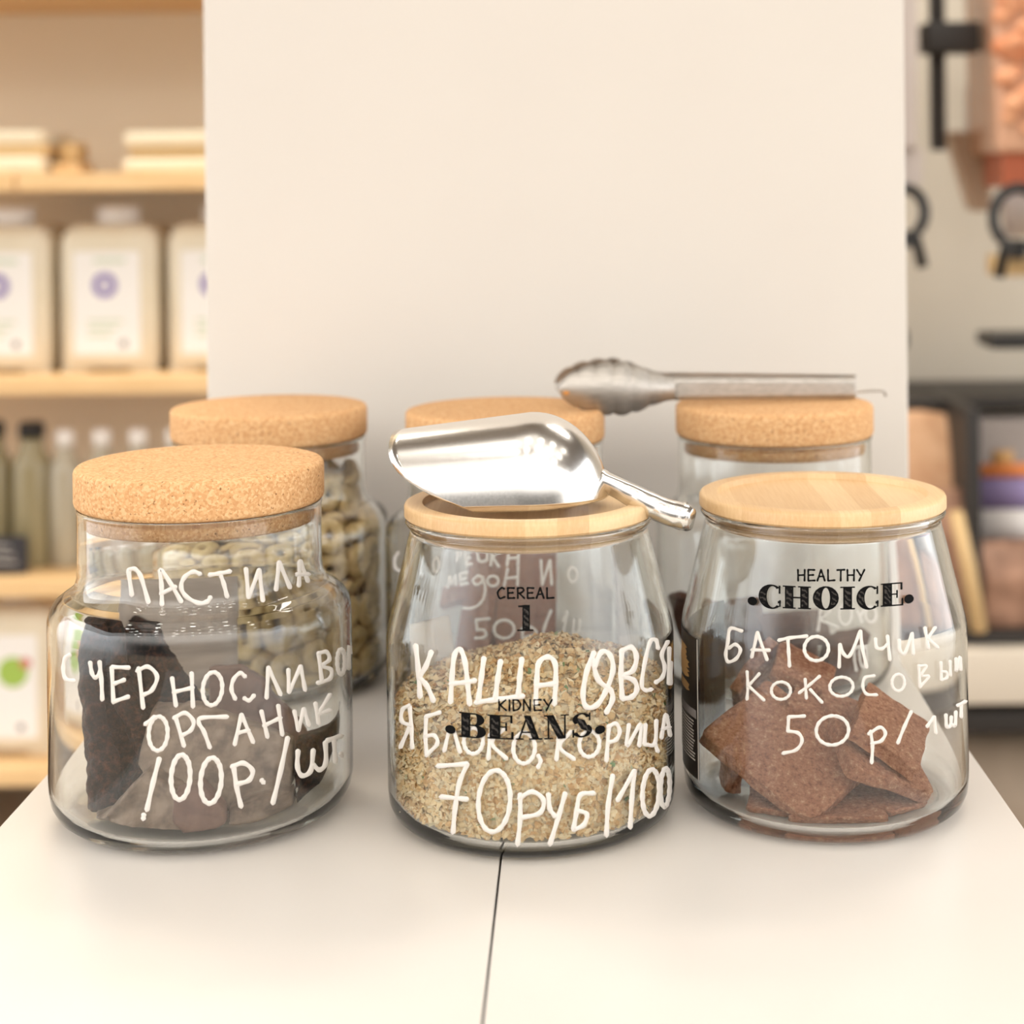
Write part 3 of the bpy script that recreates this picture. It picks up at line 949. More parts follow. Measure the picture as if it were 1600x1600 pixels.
# ------------------------------------------------------------------ cereal rings (settled positions, tenths of a millimetre)
M['ring'] = mat('cereal_ring', lin(200, 178, 128), 0.8, spec=0.2)
add_noise(M['ring'], [(0.3, lin(206, 176, 120)), (0.7, lin(232, 206, 154))], 220, bump=0.4, bdist=0.0006)


def ring_mesh():
    bm = bmesh.new()
    n, k = 22, 10
    rg = []
    for i in range(n):
        a = 2 * math.pi * i / n
        w = 0.0046 * (1 + 0.05 * math.sin(3 * a))
        rg.append([bm.verts.new(((0.0074 + w * math.cos(2 * math.pi * j / k)) * math.cos(a), (0.0074 + w * math.cos(2 * math.pi * j / k)) * math.sin(a), w * 0.95 * math.sin(2 * math.pi * j / k))) for j in range(k)])
    for i in range(n):
        for j in range(k): bm.faces.new((rg[i][j], rg[(i + 1) % n][j], rg[(i + 1) % n][(j + 1) % k], rg[i][(j + 1) % k]))
    return bm


RINGS = [-6,-695,1044,-6,-98,20,-34,-690,437,-28,-96,7,-86,-684,834,-16,-94,31,205,-676,694,-28,96,2,-216,-673,572,30,95,-1,-236,-665,334,34,94,5,
191,-665,462,31,-91,-27,240,-664,242,35,-94,2,-234,-664,1005,36,93,-5,-17,-664,673,-47,-79,39,87,-648,258,-81,59,9,142,-642,839,41,-63,-65,
214,-641,1095,-22,85,-48,-309,-633,784,44,89,7,-78,-632,117,36,-22,-91,-90,-623,213,-36,22,91,139,-596,92,1,-4,-100,-34,-586,1128,20,-93,-29,
398,-583,528,57,-82,4,404,-579,772,-58,82,3,-293,-575,117,-5,-42,-91,-199,-573,339,36,93,11,61,-568,925,20,69,69,325,-565,944,-91,21,35,
-251,-557,789,44,89,7,160,-554,531,-11,-74,-66,-167,-547,957,-34,-77,-54,-424,-546,382,-49,-85,-22,-432,-545,953,53,83,16,449,-544,303,63,-77,5,
83,-537,678,-46,-20,86,-40,-534,793,-14,-54,-83,366,-534,117,-23,35,91,-364,-533,206,5,42,91,-162,-530,482,31,53,79,-385,-528,530,-43,-44,-79,
146,-523,991,-20,-69,-69,-340,-521,1157,-61,-64,47,76,-520,388,-46,-55,-69,-20,-517,315,47,55,69,-72,-506,550,-31,-53,-79,-496,-502,720,-70,-71,2,
77,-500,1290,-87,10,-48,277,-499,1258,-49,87,-10,-45,-499,1316,87,-10,48,251,-496,595,23,65,72,472,-491,1084,-61,67,-42,101,-491,1424,-63,3,-78,
259,-491,280,-23,35,91,-321,-487,607,27,50,82,278,-486,179,23,-35,-91,-153,-482,1157,58,-36,-73,276,-477,427,-46,-27,85,-159,-476,1445,48,-39,-78,
297,-474,727,-18,72,67,-209,-468,1292,-10,-50,-86,-383,-462,950,53,83,16,478,-459,864,20,-92,-34,55,-456,178,-19,-9,98,-125,-452,969,34,77,54,
-303,-451,330,1,-97,-24,295,-449,1041,15,-75,-65,-150,-443,649,10,60,80,167,-426,1107,69,-47,-56,-564,-423,177,-80,-60,-6,209,-422,827,71,-22,-67,
566,-421,558,-80,60,4,-533,-413,1102,-68,-53,51,288,-411,1456,19,44,-88,555,-403,152,-76,52,38,507,-398,703,-38,5,92,-385,-398,697,-37,-50,-79,
-590,-385,405,-83,-55,-7,452,-375,250,-94,33,6,-402,-373,89,0,0,-100,-535,-367,890,68,-5,73,-342,-366,1367,18,30,94,412,-359,588,-28,16,-95,
-492,-357,253,-74,-67,0,442,-356,1342,-78,62,-9,-336,-351,764,37,50,79,439,-345,451,66,2,75,-301,-345,434,46,58,67,597,-336,344,78,-51,-37,
-382,-335,1066,-4,-31,-95,347,-333,744,-29,64,71,-487,-332,456,71,45,54,394,-330,917,64,-16,-75,326,-328,339,39,-36,-85,449,-320,1115,-70,58,41,
-456,-318,1230,80,53,28,-630,-311,621,90,43,10,636,-307,882,-90,43,4,-383,-307,254,-51,-85,10,352,-306,1158,-70,58,41,-583,-304,777,74,32,59,
388,-304,89,0,0,-100,-471,-292,575,52,34,78,531,-277,854,87,-44,-21,598,-235,1043,51,-28,-81,-661,-232,1027,91,40,-10,571,-227,507,95,-30,3,
-671,-220,257,95,31,-2,673,-215,527,95,-30,3,675,-204,179,96,-29,-6,566,-203,161,91,-38,-14,-588,-195,94,-6,2,-100,-550,-189,995,72,68,14,
-491,-189,1332,55,73,40,576,-187,712,-67,-24,70,-479,-179,778,78,-4,62,547,-168,1248,93,-28,25,-628,-167,402,-47,-29,-83,-436,-165,1460,55,21,81,
-511,-163,226,30,-59,75,447,-151,224,-85,-24,47,450,-134,378,-17,5,98,-597,-132,485,-47,-29,-83,637,-122,328,-41,50,76,-559,-115,1165,-17,13,98,
471,-114,894,17,-47,-87,-698,-112,828,99,15,-1,-595,-105,627,78,-4,62,-528,-96,694,-78,4,-62,663,-87,895,-79,33,52,458,-68,1048,74,43,-52,
693,-64,702,-98,2,19,-510,-45,1314,42,83,36,525,-35,586,-35,7,94,668,-31,1104,81,-19,56,511,-26,153,-21,-91,35,-656,-16,1035,79,-60,13,
-617,-13,236,-81,16,-57,505,3,1384,33,30,-90,619,3,517,46,11,-88,-518,5,958,91,-39,10,648,10,426,46,11,-88,516,14,1015,74,42,-52,
-706,22,593,100,-2,1,-493,22,89,0,0,-100,688,23,165,96,-21,-17,-465,27,602,40,71,-58,534,41,686,30,-30,-91,-684,41,152,-92,7,-38,
584,52,962,75,42,-52,550,55,1239,98,-19,-8,-605,65,833,67,11,74,-644,65,387,-49,-26,-83,543,72,782,30,-30,-90,-569,90,459,63,24,74,
-647,91,736,65,4,76,648,97,288,74,-28,-62,-487,127,1325,-20,-9,-98,546,133,114,-30,23,93,-550,134,1171,85,28,-45,677,142,973,90,40,-16,
-454,144,470,-80,-25,-55,-688,148,1015,98,-20,-8,676,164,749,-93,-31,18,-468,171,1414,20,9,98,453,191,850,-91,22,35,-616,194,157,-66,-65,-37,
-566,197,957,98,-1,21,542,198,355,-43,-42,80,216,-342,1361,28,43,-86,-230,-238,1459,54,13,-83,-123,-292,1381,31,38,-87,74,-267,1403,-97,18,18,
409,-168,1433,-25,3,-97,-44,-110,1464,-36,-13,-92,-97,-283,1286,-31,-38,87,330,-233,1324,-14,-25,96,9,-431,1112,52,-60,-61,-267,-335,1193,66,-47,58,
183,-312,1194,31,-51,-80,-296,-152,1337,33,46,-82,-417,13,1468,21,-98,2,58,-204,1236,-20,5,98,-50,-77,1360,37,13,92,-50,-276,1144,8,34,94,
228,23,1437,-71,-16,68,131,-65,1331,83,40,39,-164,-139,1250,-3,65,-76,369,-123,1252,-36,-27,89,-323,-200,1167,-56,24,-79,284,-3,1352,-71,-16,68,
-139,-295,1039,-21,9,-97,-129,115,1423,-57,-52,-63,-218,87,1379,57,52,63,379,172,1456,-77,18,-61,-298,3,1275,40,-45,80,100,-109,1150,31,23,-92,
238,-152,1095,47,16,-87,410,-110,1125,73,43,-52,-32,10,1245,-11,-35,93,127,145,1346,14,-67,73,-137,-62,1137,-21,10,-97,522,220,1412,92,39,9,
-421,-106,1083,-5,16,99,404,140,1302,28,-13,95,-339,32,1195,40,-45,80,19,-126,1027,4,25,-97,239,53,1203,48,41,-77,-33,293,1411,-3,3,-100,
-206,-73,1015,56,43,70,14,107,1180,11,28,-96,-84,228,1297,-2,-31,95,385,109,1170,10,44,-89,152,244,1302,14,-67,73,-221,305,1357,-87,45,20,
335,349,1401,8,50,-86,245,-30,1016,6,68,-73,119,432,1428,36,63,-69,65,100,1085,11,28,-95,-166,103,1081,-23,29,-93,-123,487,1463,-16,-28,-95,
-325,245,1220,-48,-61,-63,-393,174,1128,24,16,96,407,323,1265,32,64,-69,-335,392,1329,100,8,2,356,153,1083,10,44,-89,76,294,1211,2,81,-59,
-348,115,1029,-24,-16,-96,549,213,1123,-51,-83,25,-120,287,1174,-56,-1,-83,224,257,1142,75,-14,-64,-463,336,1209,-81,59,0,-39,427,1298,-52,75,-41,
181,417,1274,-42,-83,36,-181,491,1311,33,-65,68,278,498,1311,49,87,2,359,208,1005,10,44,-89,57,565,1347,-11,-99,3,403,379,1159,1,49,-87,
-165,333,1077,60,17,78,-587,359,1069,79,-52,-34,590,347,1049,95,22,21,57,430,1130,-17,-10,-98,50,348,1044,-17,-10,-98,-366,441,1123,-54,-63,56,
-157,514,1184,-8,34,-94,313,374,1020,22,-79,57,228,538,1153,-36,-10,-93,-238,558,1098,42,-18,89,189,480,1006,-18,-77,61,-32,509,1031,-46,66,-59,
22,645,1145,1,71,70,674,212,526,96,29,-3,-526,213,732,90,39,-20,-524,223,255,-90,-16,-41,568,230,558,94,33,-5,-637,243,609,-83,37,-42,
462,258,633,94,33,-5,-465,266,990,-94,13,-31,522,267,232,75,34,-57,-644,288,406,-91,40,-6,560,289,830,-87,-34,37,-642,291,835,92,-39,-3,
639,299,181,-91,-41,5,342,302,397,5,-3,-100,-461,307,89,0,0,-100,322,327,148,-55,-63,55,-497,329,437,-73,53,-43,-366,338,819,-41,46,-79,
-459,339,581,67,-45,59,325,341,492,-11,6,99,-380,368,244,50,-80,32,600,372,687,85,52,-2,543,373,461,-24,-92,30,478,378,986,99,10,-5,
-592,385,196,84,-54,0,-250,389,571,-23,23,-95,467,393,92,4,0,-100,260,401,576,12,-7,-99,-524,404,865,100,1,2,402,411,729,-8,-99,-9,
484,432,254,10,-96,-28,-375,439,738,-50,69,-53,43,451,761,-23,24,-94,-541,454,596,77,-64,-1,-58,461,650,-29,-12,95,-499,461,369,79,-47,40,
315,463,908,43,50,-75,287,478,163,-22,98,1,-363,490,167,-64,77,-4,190,493,807,-59,5,-81,-30,514,343,-14,94,-32,175,515,446,-29,-9,95,
189,515,326,49,38,-79,418,516,590,58,53,-62,469,520,809,-73,-68,-6,-411,522,957,79,-38,48,476,522,426,68,73,-2,343,531,383,-93,-36,-10,
-161,531,161,-52,-85,-4,-366,537,391,88,-12,47,-352,543,542,-73,13,-67,-197,549,390,67,-73,-14,-433,555,176,-64,77,-4,-89,560,926,4,-78,62,
-416,561,759,58,-80,16,-223,568,641,32,-95,3,328,570,777,93,32,16,191,578,161,17,99,-1,200,578,627,-24,-97,3,399,581,176,56,82,-7,
-279,586,969,-87,20,-45,148,598,989,18,77,-61,-207,602,812,5,-18,98,-22,603,259,7,-99,13,362,606,999,-51,-86,-3,-47,608,553,-50,-84,21,
27,613,779,1,-100,0,-23,635,105,2,-24,97,-235,664,658,32,-95,3,-227,665,185,-27,96,1,16,669,505,50,84,-21,187,674,175,17,98,-1,
-210,675,421,-29,96,2,190,678,645,24,97,-3,183,681,411,-26,-96,5,171,685,882,25,97,-1,-97,698,965,-14,99,-6,-17,706,285,2,-100,2,
-22,707,743,-1,100,0,-133,-406,89,0,0,-100,-170,-404,183,0,0,100,-196,-395,816,-78,24,-57,56,-385,551,-34,-30,-89,4,-382,794,-15,-61,-78,
73,-364,432,-34,-30,-89,120,-354,89,0,0,100,-79,-341,370,27,29,92,61,-341,873,-15,-59,-79,103,-321,292,-32,-4,95,-314,-315,956,3,19,98,
125,-315,671,31,1,-95,-124,-308,268,23,31,92,-140,-300,480,-5,49,87,72,-287,949,15,59,79,300,-280,193,-43,34,84,243,-266,506,-26,5,97,
-255,-263,551,-33,50,80,-142,-261,701,-2,-32,95,208,-255,594,26,-5,-97,266,-247,414,26,-5,-97,-329,-245,813,-37,-50,-79,293,-239,987,24,13,-96,
102,-229,197,-31,-9,95,-140,-226,879,37,91,-17,224,-194,868,38,14,-92,-349,-186,610,-3,-52,-85,284,-183,792,-38,-14,92,-281,-182,187,-7,-4,-100,
-49,-179,607,6,-7,-100,-97,-176,107,-12,-24,96,42,-174,789,34,-50,80,-194,-159,387,-53,43,-74,-305,-156,282,-7,-4,-100,23,-154,512,4,-10,-99,
-331,-151,95,7,4,100,-405,-140,377,-10,8,99,66,-136,418,-4,10,99,241,-129,315,-22,33,-92,425,-126,750,39,5,-92,430,-124,486,0,25,97,
377,-116,614,-54,-14,83,-392,-115,990,5,-16,-99,-384,-105,894,5,-16,-99,21,-100,310,30,-4,95,298,-83,89,0,0,-100,209,-80,684,-3,-10,99,
-382,-79,471,-5,16,99,-262,-77,660,-7,49,87,6,-76,942,4,25,-97,-90,-74,249,-47,20,-86,-27,-71,690,-21,-41,-89,260,-59,214,42,-17,89,
-229,-55,786,23,2,97,-184,-47,513,-37,-15,-92,-158,-41,865,23,2,97,220,-29,501,-3,-10,99,162,-23,594,3,10,-99,119,1,188,43,-17,89,
33,8,98,-7,11,-99,288,11,921,-24,-60,76,-423,23,193,31,-21,93,21,25,741,-24,-45,-86,-393,31,745,39,6,92,-196,35,98,13,0,99,
-198,39,193,-13,0,-99,-426,42,300,-31,21,-93,295,42,824,24,60,-76,63,45,876,-4,-22,98,-57,45,577,15,-17,97,-7,47,415,-58,55,61,
381,54,296,4,0,100,-285,58,339,-65,2,-76,-203,64,392,65,-2,76,319,78,711,-35,-77,53,439,91,407,23,-7,-97,146,93,302,1,24,97,
207,101,396,1,24,97,-332,102,929,-24,-16,-96,-179,111,692,-11,3,-99,-371,119,837,25,15,96,378,120,145,67,-40,-63,393,121,491,-23,7,97,
-120,124,974,-10,26,-96,110,127,999,11,28,-95,-374,142,525,80,25,55,-294,145,579,-80,-25,-55,324,156,576,24,3,-97,104,171,822,24,50,-84,
-148,174,785,-11,3,-99,-75,181,276,11,6,-99,-104,187,496,19,14,-97,-118,188,877,-11,3,-99,182,188,99,-11,-8,99,254,195,203,-7,-4,100,
-340,198,136,40,-52,76,19,202,184,-1,4,-100,136,207,477,3,-12,-99,105,219,573,-10,11,99,-53,225,92,1,-4,100,-309,231,264,17,-25,95,
-77,243,399,37,34,-87,12,245,680,-25,5,-97,-154,251,615,12,-31,95,363,251,848,-91,22,35,-367,252,687,-4,57,82,297,253,674,23,10,-97,
175,267,757,5,18,-98,-296,273,988,52,84,-13,220,282,909,75,19,64,326,282,303,5,-3,-100,-304,284,377,19,7,98,136,302,318,-67,47,57,
15,308,948,12,-3,99,-167,344,185,-1,8,-100,-266,345,461,-19,-7,-98,53,362,336,-67,47,57,5,373,850,2,-33,95,-232,383,89,0,0,100,
-145,387,336,-30,-70,65,-169,388,726,-4,5,100,-211,390,863,-56,9,-82,-188,398,965,-51,8,-86,48,419,486,55,11,-83,75,422,89,0,0,100,
143,424,648,51,2,-86,-67,428,524,55,11,-83,54,439,183,0,0,-100]
proto = obj('cereal_ring', ring_mesh(), M['ring'])
rbm = bmesh.new()
for i in range(0, len(RINGS), 6):
    x, y, z, ax, ay, az = RINGS[i:i + 6]
    mtx = Matrix.Translation((KL.x + x / 1e4, KL.y + y / 1e4, z / 1e4)) @ Vector((ax, ay, az)).to_track_quat('Z', 'Y').to_matrix().to_4x4()
    k = i // 6
    if k < 300:
        o = proto if k == 0 else proto.copy()
        if k: C.objects.link(o)
        o.matrix_world = mtx
        tag(o, 'pale beige cereal ring among the many filling the back row jar', 'cereal', 'cereal rings in the back jar')
    else:
        tmp = ring_mesh()
        tmp.transform(mtx)
        me = bpy.data.meshes.new('tmp')
        tmp.to_mesh(me)
        tmp.free()
        rbm.from_mesh(me)
        bpy.data.meshes.remove(me)
rest = obj('loose_cereal', rbm, M['ring'], None, True, origin=(KL.x, KL.y, 0.006))
tag(rest, 'remaining cereal rings packed deep inside the back row jar', 'cereal', 'cereal rings in the back jar', 'stuff')

# ------------------------------------------------------------------ brown bars
M['bar'] = mat('brown_bar', lin(164, 112, 82), 0.8, spec=0.25)
_nz, _ = add_noise(M['bar'], [(0.34, lin(128, 70, 42)), (0.46, lin(184, 122, 88)), (0.57, lin(204, 146, 112)), (0.68, lin(244, 206, 164))], 330, detail=7, rough=0.8, bump=1.0, bdist=0.0022)
M['darkbar'] = mat('dark_brown_bar', lin(96, 62, 48), 0.8, spec=0.25)
add_noise(M['darkbar'], [(0.3, lin(70, 42, 32)), (0.7, lin(120, 82, 64))], 380, detail=6, rough=0.75, bump=0.8, bdist=0.0012)
M['redbar'] = mat('reddish_bar', lin(150, 92, 66), 0.8, spec=0.25)
add_noise(M['redbar'], [(0.3, lin(112, 62, 42)), (0.7, lin(170, 110, 82))], 380, detail=6, rough=0.75, bump=0.8, bdist=0.0012)


def slab_bar(A, B, D, th, m, label, group, name='snack_bar', rough=0.0012):
    """a rectangular bar: corner A, edges towards B and D (world points), thickness away from the viewer"""
    u, v = B - A, D - A
    v = v - u * (u.dot(v) / u.length_squared)
    lu, lv = u.length, v.length
    u, v = u.normalized(), v.normalized()
    w = u.cross(v)
    if w.dot(Vector((0, -1, 0.35))) > 0: w = -w
    bm = bmesh.new()
    add_box(bm, 0, 1, 0, 1, 0, 1)
    bmesh.ops.subdivide_edges(bm, edges=[e for e in bm.edges], cuts=9, use_grid_fill=True)
    sd = random.random() * 50
    for p in bm.verts:
        q = A + u * (p.co.x * lu) + v * (p.co.y * lv) + w * (p.co.z * th)
        nv = noise.noise_vector(q * 130 + Vector((sd, 0, 0)))
        nv2 = noise.noise_vector(q * 420 + Vector((0, sd, 0)))
        p.co = q + nv * rough * 1.3 + nv2 * rough * 0.8
    cen = A + u * lu / 2 + v * lv / 2 + w * th / 2
    o = obj(name, bm, m, None, True, origin=cen)
    sharp(o, 50)
    s = o.modifiers.new('soften', 'SUBSURF')
    s.levels = s.render_levels = 1
    return tag(o, label, 'snack bar', group)


def clampj(jar, p, z0=0.0085, rin=0.0722):
    d = Vector((p.x - jar.x, p.y - jar.y))
    if p.z < 0.03: rin -= 0.017 * (1 - max(p.z, 0.006) / 0.03)
    if d.length > rin: d = d.normalized() * rin
    return Vector((jar.x + d.x, jar.y + d.y, max(p.z, z0)))


def zb(jar, zx, zy, Y, fr=Z4): return clampj(jar, P(fr[0] + zx / fr[2], fr[1] + zy / fr[2], Y))


BG = 'brown bars in the front right jar'
q = lambda x, y, Y: zb(JR, x, y, Y)
for A, B, D, th, lb in (
    (q(172, 870, .915), q(690, 1345, .868), q(470, 600, .955), .0085, 'largest brown bar, tilted with its whole face towards the glass'),
    (q(905, 848, .900), q(1222, 1060, .893), q(1085, 700, .945), .0085, 'upper brown bar at the right of the jar, its crumbly edge lying under the slash'),
    (q(900, 1035, .888), q(1300, 1165, .900), q(790, 670, .955), .0085, 'long brown bar sandwiched just below the upper right bar'),
    (q(570, 1412, .872), q(1095, 1368, .878), q(520, 1270, .915), .0080, 'brown bar lying flat on the jar bottom beneath the largest bar'),
    (q(1080, 1340, .889), q(1312, 1312, .900), q(1140, 1130, .950), .0080, 'flat brown bar at the lower right with a pointed corner'),
    (q(312, 1262, .888), q(620, 1330, .890), q(360, 1080, .935), .0080, 'brown bar poking out at lower left from under the largest bar'),
    (q(168, 1150, .930), q(300, 1225, .918), q(200, 880, .950), .0085, 'shaded brown bar standing on edge against the left wall of the jar'),
    (q(352, 690, .965), q(545, 440, .985), q(405, 740, .985), .0080, 'thin brown bar standing steeply at the top of the heap'),
    (q(512, 560, .958), q(790, 690, .952), q(640, 470, .990), .0090, 'topmost brown bar lying behind the letters of the second written line'),
    (q(590, 720, .935), q(890, 880, .925), q(690, 620, .970), .0085, 'brown bar half hidden between the largest bar and the upper right bar'),
    (q(1235, 1085, .930), q(1400, 1150, .935), q(1270, 1020, .975), .0075, 'small brown bar corner touching the right wall of the jar'),
): slab_bar(A, B, D, th, M['bar'], lb, BG)

# back row: reddish bars in the middle jar, dark ones in the right-hand jar
q = lambda x, y, Y: clampj(KM, P(x, y, Y), 0.0065, 0.0745)
BG2 = 'bars in the back row jar behind the oats'
for A, B, D, th, m, lb in (
    (q(700, 1030, 1.13), q(725, 850, 1.14), q(758, 1035, 1.12), .009, 'redbar', 'reddish bar leaning upright, leftmost in the back jar behind the oats'),
    (q(772, 1040, 1.11), q(778, 846, 1.12), q(868, 1040, 1.11), .009, 'redbar', 'tall reddish bar standing upright, behind the printed word on the oat jar'),
    (q(668, 940, 1.14), q(672, 915, 1.15), q(720, 938, 1.13), .009, 'redbar', 'short reddish bar stub at the left wall of the back jar behind the oats'),
    (q(690, 1110, 1.09), q(905, 1110, 1.085), q(690, 1000, 1.15), .010, 'darkbar', 'dark bar lying under the written price on the back jar'),
    (q(900, 1112, 1.085), q(962, 1100, 1.11), q(905, 1015, 1.15), .010, 'darkbar', 'dark bar lying at the right side of the back jar behind the oats'),
    (q(650, 1105, 1.11), q(720, 1110, 1.09), q(660, 1030, 1.16), .010, 'darkbar', 'dark bar lying behind the cream paper label of the oat jar'),
    (q(720, 1050, 1.14), q(900, 1045, 1.14), q(720, 1000, 1.19), .010, 'darkbar', 'dark bar on top of the pile in the back jar behind the oats'),
): slab_bar(A, B, D, th, M[m], lb, BG2)
q = lambda x, y, Y: clampj(KR, P(x, y, Y), 0.0065, 0.0745)
BG3 = 'dark bars in the back right jar'
k = 0
for A, B, D, lb in (
    (q(1040, 1085, 1.16), q(1040, 930, 1.16), q(1100, 1100, 1.10), 'dark bar standing at the left wall of the back jar under the tongs'),
    (q(1105, 1110, 1.085), q(1105, 945, 1.10), q(1205, 1115, 1.08), 'dark bar standing second from the left in the back jar under the tongs'),
    (q(1212, 1115, 1.08), q(1212, 985, 1.095), q(1300, 1110, 1.085), 'dark bar standing in the middle of the back jar under the tongs'),
    (q(1306, 1108, 1.09), q(1306, 1000, 1.10), q(1368, 1095, 1.13), 'dark bar standing at the right wall of the back jar under the tongs'),
    (q(1110, 1000, 1.14), q(1300, 990, 1.14), q(1110, 960, 1.19), 'dark bar lying flat on the standing ones in the back jar under the tongs'),
): slab_bar(A, B, D, .010, M['darkbar'], lb, BG3)

# ------------------------------------------------------------------ fruit leather
M['leather'] = mat('dark_fruit_leather', lin(60, 40, 34), 0.42, spec=0.35)
add_noise(M['leather'], [(0.38, lin(20, 11, 9)), (0.5, lin(52, 31, 24)), (0.64, lin(108, 68, 50))], 260, detail=6, rough=0.75, bump=1.0, bdist=0.0035)
M['hazed'] = mat('hazed_fruit_leather', lin(118, 101, 86), 0.6, spec=0.4)  # grey-brown haze of glare on glass and film put into the colour
add_noise(M['hazed'], [(0.38, lin(110, 92, 78)), (0.62, lin(156, 136, 118))], 90, detail=6, rough=0.6, bump=0.25, bdist=0.0012)
M['brownleather'] = mat('brown_fruit_leather', lin(112, 88, 78), 0.5, spec=0.4)
add_noise(M['brownleather'], [(0.3, lin(110, 84, 74)), (0.7, lin(146, 118, 104))], 110, detail=6, rough=0.6, bump=0.3, bdist=0.0012)
FG = 'fruit leather in the front left jar'


def organic(o, strength, size, vox=0.0016):
    r = o.modifiers.new('remesh', 'REMESH')
    r.mode, r.voxel_size, r.use_smooth_shade = 'VOXEL', vox, True
    s = o.modifiers.new('smooth', 'SMOOTH')
    s.iterations, s.factor = 4, 0.5
    tx = bpy.data.textures.new('lumps', 'CLOUDS')
    tx.noise_scale = size
    d = o.modifiers.new('lumps', 'DISPLACE')
    d.texture, d.strength, d.texture_coords = tx, strength, 'LOCAL'


def sheet(pts, th, m, label, strength=0.003):
    w = [clampj(JL, P(Z2[0] + x / Z2[2], Z2[1] + y / Z2[2], Y), 0.0085, 0.0755) for x, y, Y in pts]
    cen = sum(w, Vector()) / len(w)
    bm = bmesh.new()
    c0 = bm.verts.new(cen)
    vs = [bm.verts.new(p) for p in w]
    fs = [bm.faces.new((c0, vs[i], vs[(i + 1) % len(vs)])) for i in range(len(vs))]
    r = bmesh.ops.extrude_face_region(bm, geom=fs)
    bmesh.ops.translate(bm, verts=[g for g in r['geom'] if isinstance(g, bmesh.types.BMVert)], vec=Vector((0, th, 0)))
    o = obj('fruit_leather', bm, m, None, True, origin=cen)
    organic(o, strength, 0.02)
    return tag(o, label, 'fruit leather', FG)


sheet([(350, 340, .945), (395, 298, .950), (500, 325, .950), (610, 450, .945), (720, 600, .945), (800, 720, .945), (820, 1000, .935), (500, 1000, .93), (420, 700, .935), (370, 500, .94)], .010, M['leather'], 'black glossy slab of fruit leather with a long slanting right edge')
sheet([(362, 258, .985), (405, 224, .985), (530, 268, .985), (560, 480, .98), (430, 480, .98)], .008, M['leather'], 'small dark tip of fruit leather showing at the top above the slanting slab')
sheet([(752, 462, .975), (900, 465, .975), (1000, 520, .972), (1060, 600, .970), (1150, 690, .965), (1205, 770, .955), (1150, 960, .95), (800, 960, .95), (700, 760, .955), (760, 660, .965)], .009, M['brownleather'], 'brown rounded sheet of fruit leather right of the slanting slab')
sheet([(1392, 600, .930), (1330, 690, .925), (1270, 748, .915), (1140, 800, .905), (1125, 930, .893), (1140, 1030, .887), (1260, 1118, .885), (1395, 990, .905), (1400, 800, .92)], .014, M['leather'], 'dark folded fruit leather pressed against the right wall of the jar')
sheet([(500, 650, .925), (700, 640, .92), (860, 690, .915), (1130, 795, .905), (1130, 1000, .892), (850, 1110, .885), (500, 1010, .89), (440, 900, .90)], .012, M['hazed'], 'broad dusty grey brown sheet of fruit leather in the middle of the jar')
sheet([(112, 1120, .915), (180, 1165, .890), (280, 1150, .880), (400, 1015, .880), (480, 935, .885), (620, 1010, .880), (720, 1150, .872), (630, 1305, .866), (400, 1290, .872), (200, 1225, .887)], .016, M['hazed'], 'dusty sheet of fruit leather lying at the lower left of the jar')
sheet([(600, 1030, .872), (720, 985, .872), (830, 1095, .866), (852, 1190, .862), (800, 1315, .858), (628, 1335, .858), (590, 1160, .862)], .012, M['brownleather'], 'narrow brown tongue of fruit leather at the bottom front of the jar')
sheet([(835, 1105, .876), (990, 1050, .878), (1130, 1015, .882), (1255, 1115, .886), (1170, 1240, .882), (1000, 1275, .874), (850, 1280, .868)], .014, M['hazed'], 'dusty sheet of fruit leather lying at the lower right of the jar')

# the big curled sheet at the left
prof = [(255, 300, 88, .925, .35, .06), (255, 420, 108, .922, .30, .08), (270, 560, 120, .918, .02, .12), (305, 700, 140, .912, -.12, .30), (330, 830, 152, .906, .06, .34), (330, 940, 140, .900, .30, .30), (300, 1050, 112, .896, .50, .16), (270, 1140, 82, .893, .55, .10)]
bm = bmesh.new()
rows = []
for zx, zy, hw, Y, e, gap in smooth_path(prof, 3):
    sec = smooth_path([(e, -.55), (e - .12, -.72), ((e - 1) / 2 - .1, -.9), (-.82, -.6), (-1, -.1), (-.85, .5), (-.3, .85), (.4, .8), (.9, .45), (1.0, .0), (.9, -.4), (.72, -.55), (min(.66, e + gap + .1), -.42), (min(.6, e + gap), -.1)], 3)
    c = P(Z2[0] + zx / Z2[2], Z2[1] + zy / Z2[2], Y)
    h = hw / Z2[2] * Y / FPX
    rows.append([bm.verts.new(clampj(JL, Vector((c.x + a * h, c.y + b * h * 0.62 + 0.012, c.z)), 0.0085, 0.0755)) for a, b in sec])
for r0, r1 in zip(rows, rows[1:]):
    for k in range(len(sec) - 1): bm.faces.new((r0[k], r0[k + 1], r1[k + 1], r1[k]))
roll = obj('fruit_leather', bm, M['leather'], None, True, origin=(JL.x - 0.03, JL.y - 0.02, 0.0085))
so = roll.modifiers.new('thick', 'SOLIDIFY')
so.thickness = 0.006
organic(roll, 0.005, 0.009, 0.0013)
tag(roll, 'large curled dark brown roll of fruit leather standing at the left of the jar', 'fruit leather', FG)

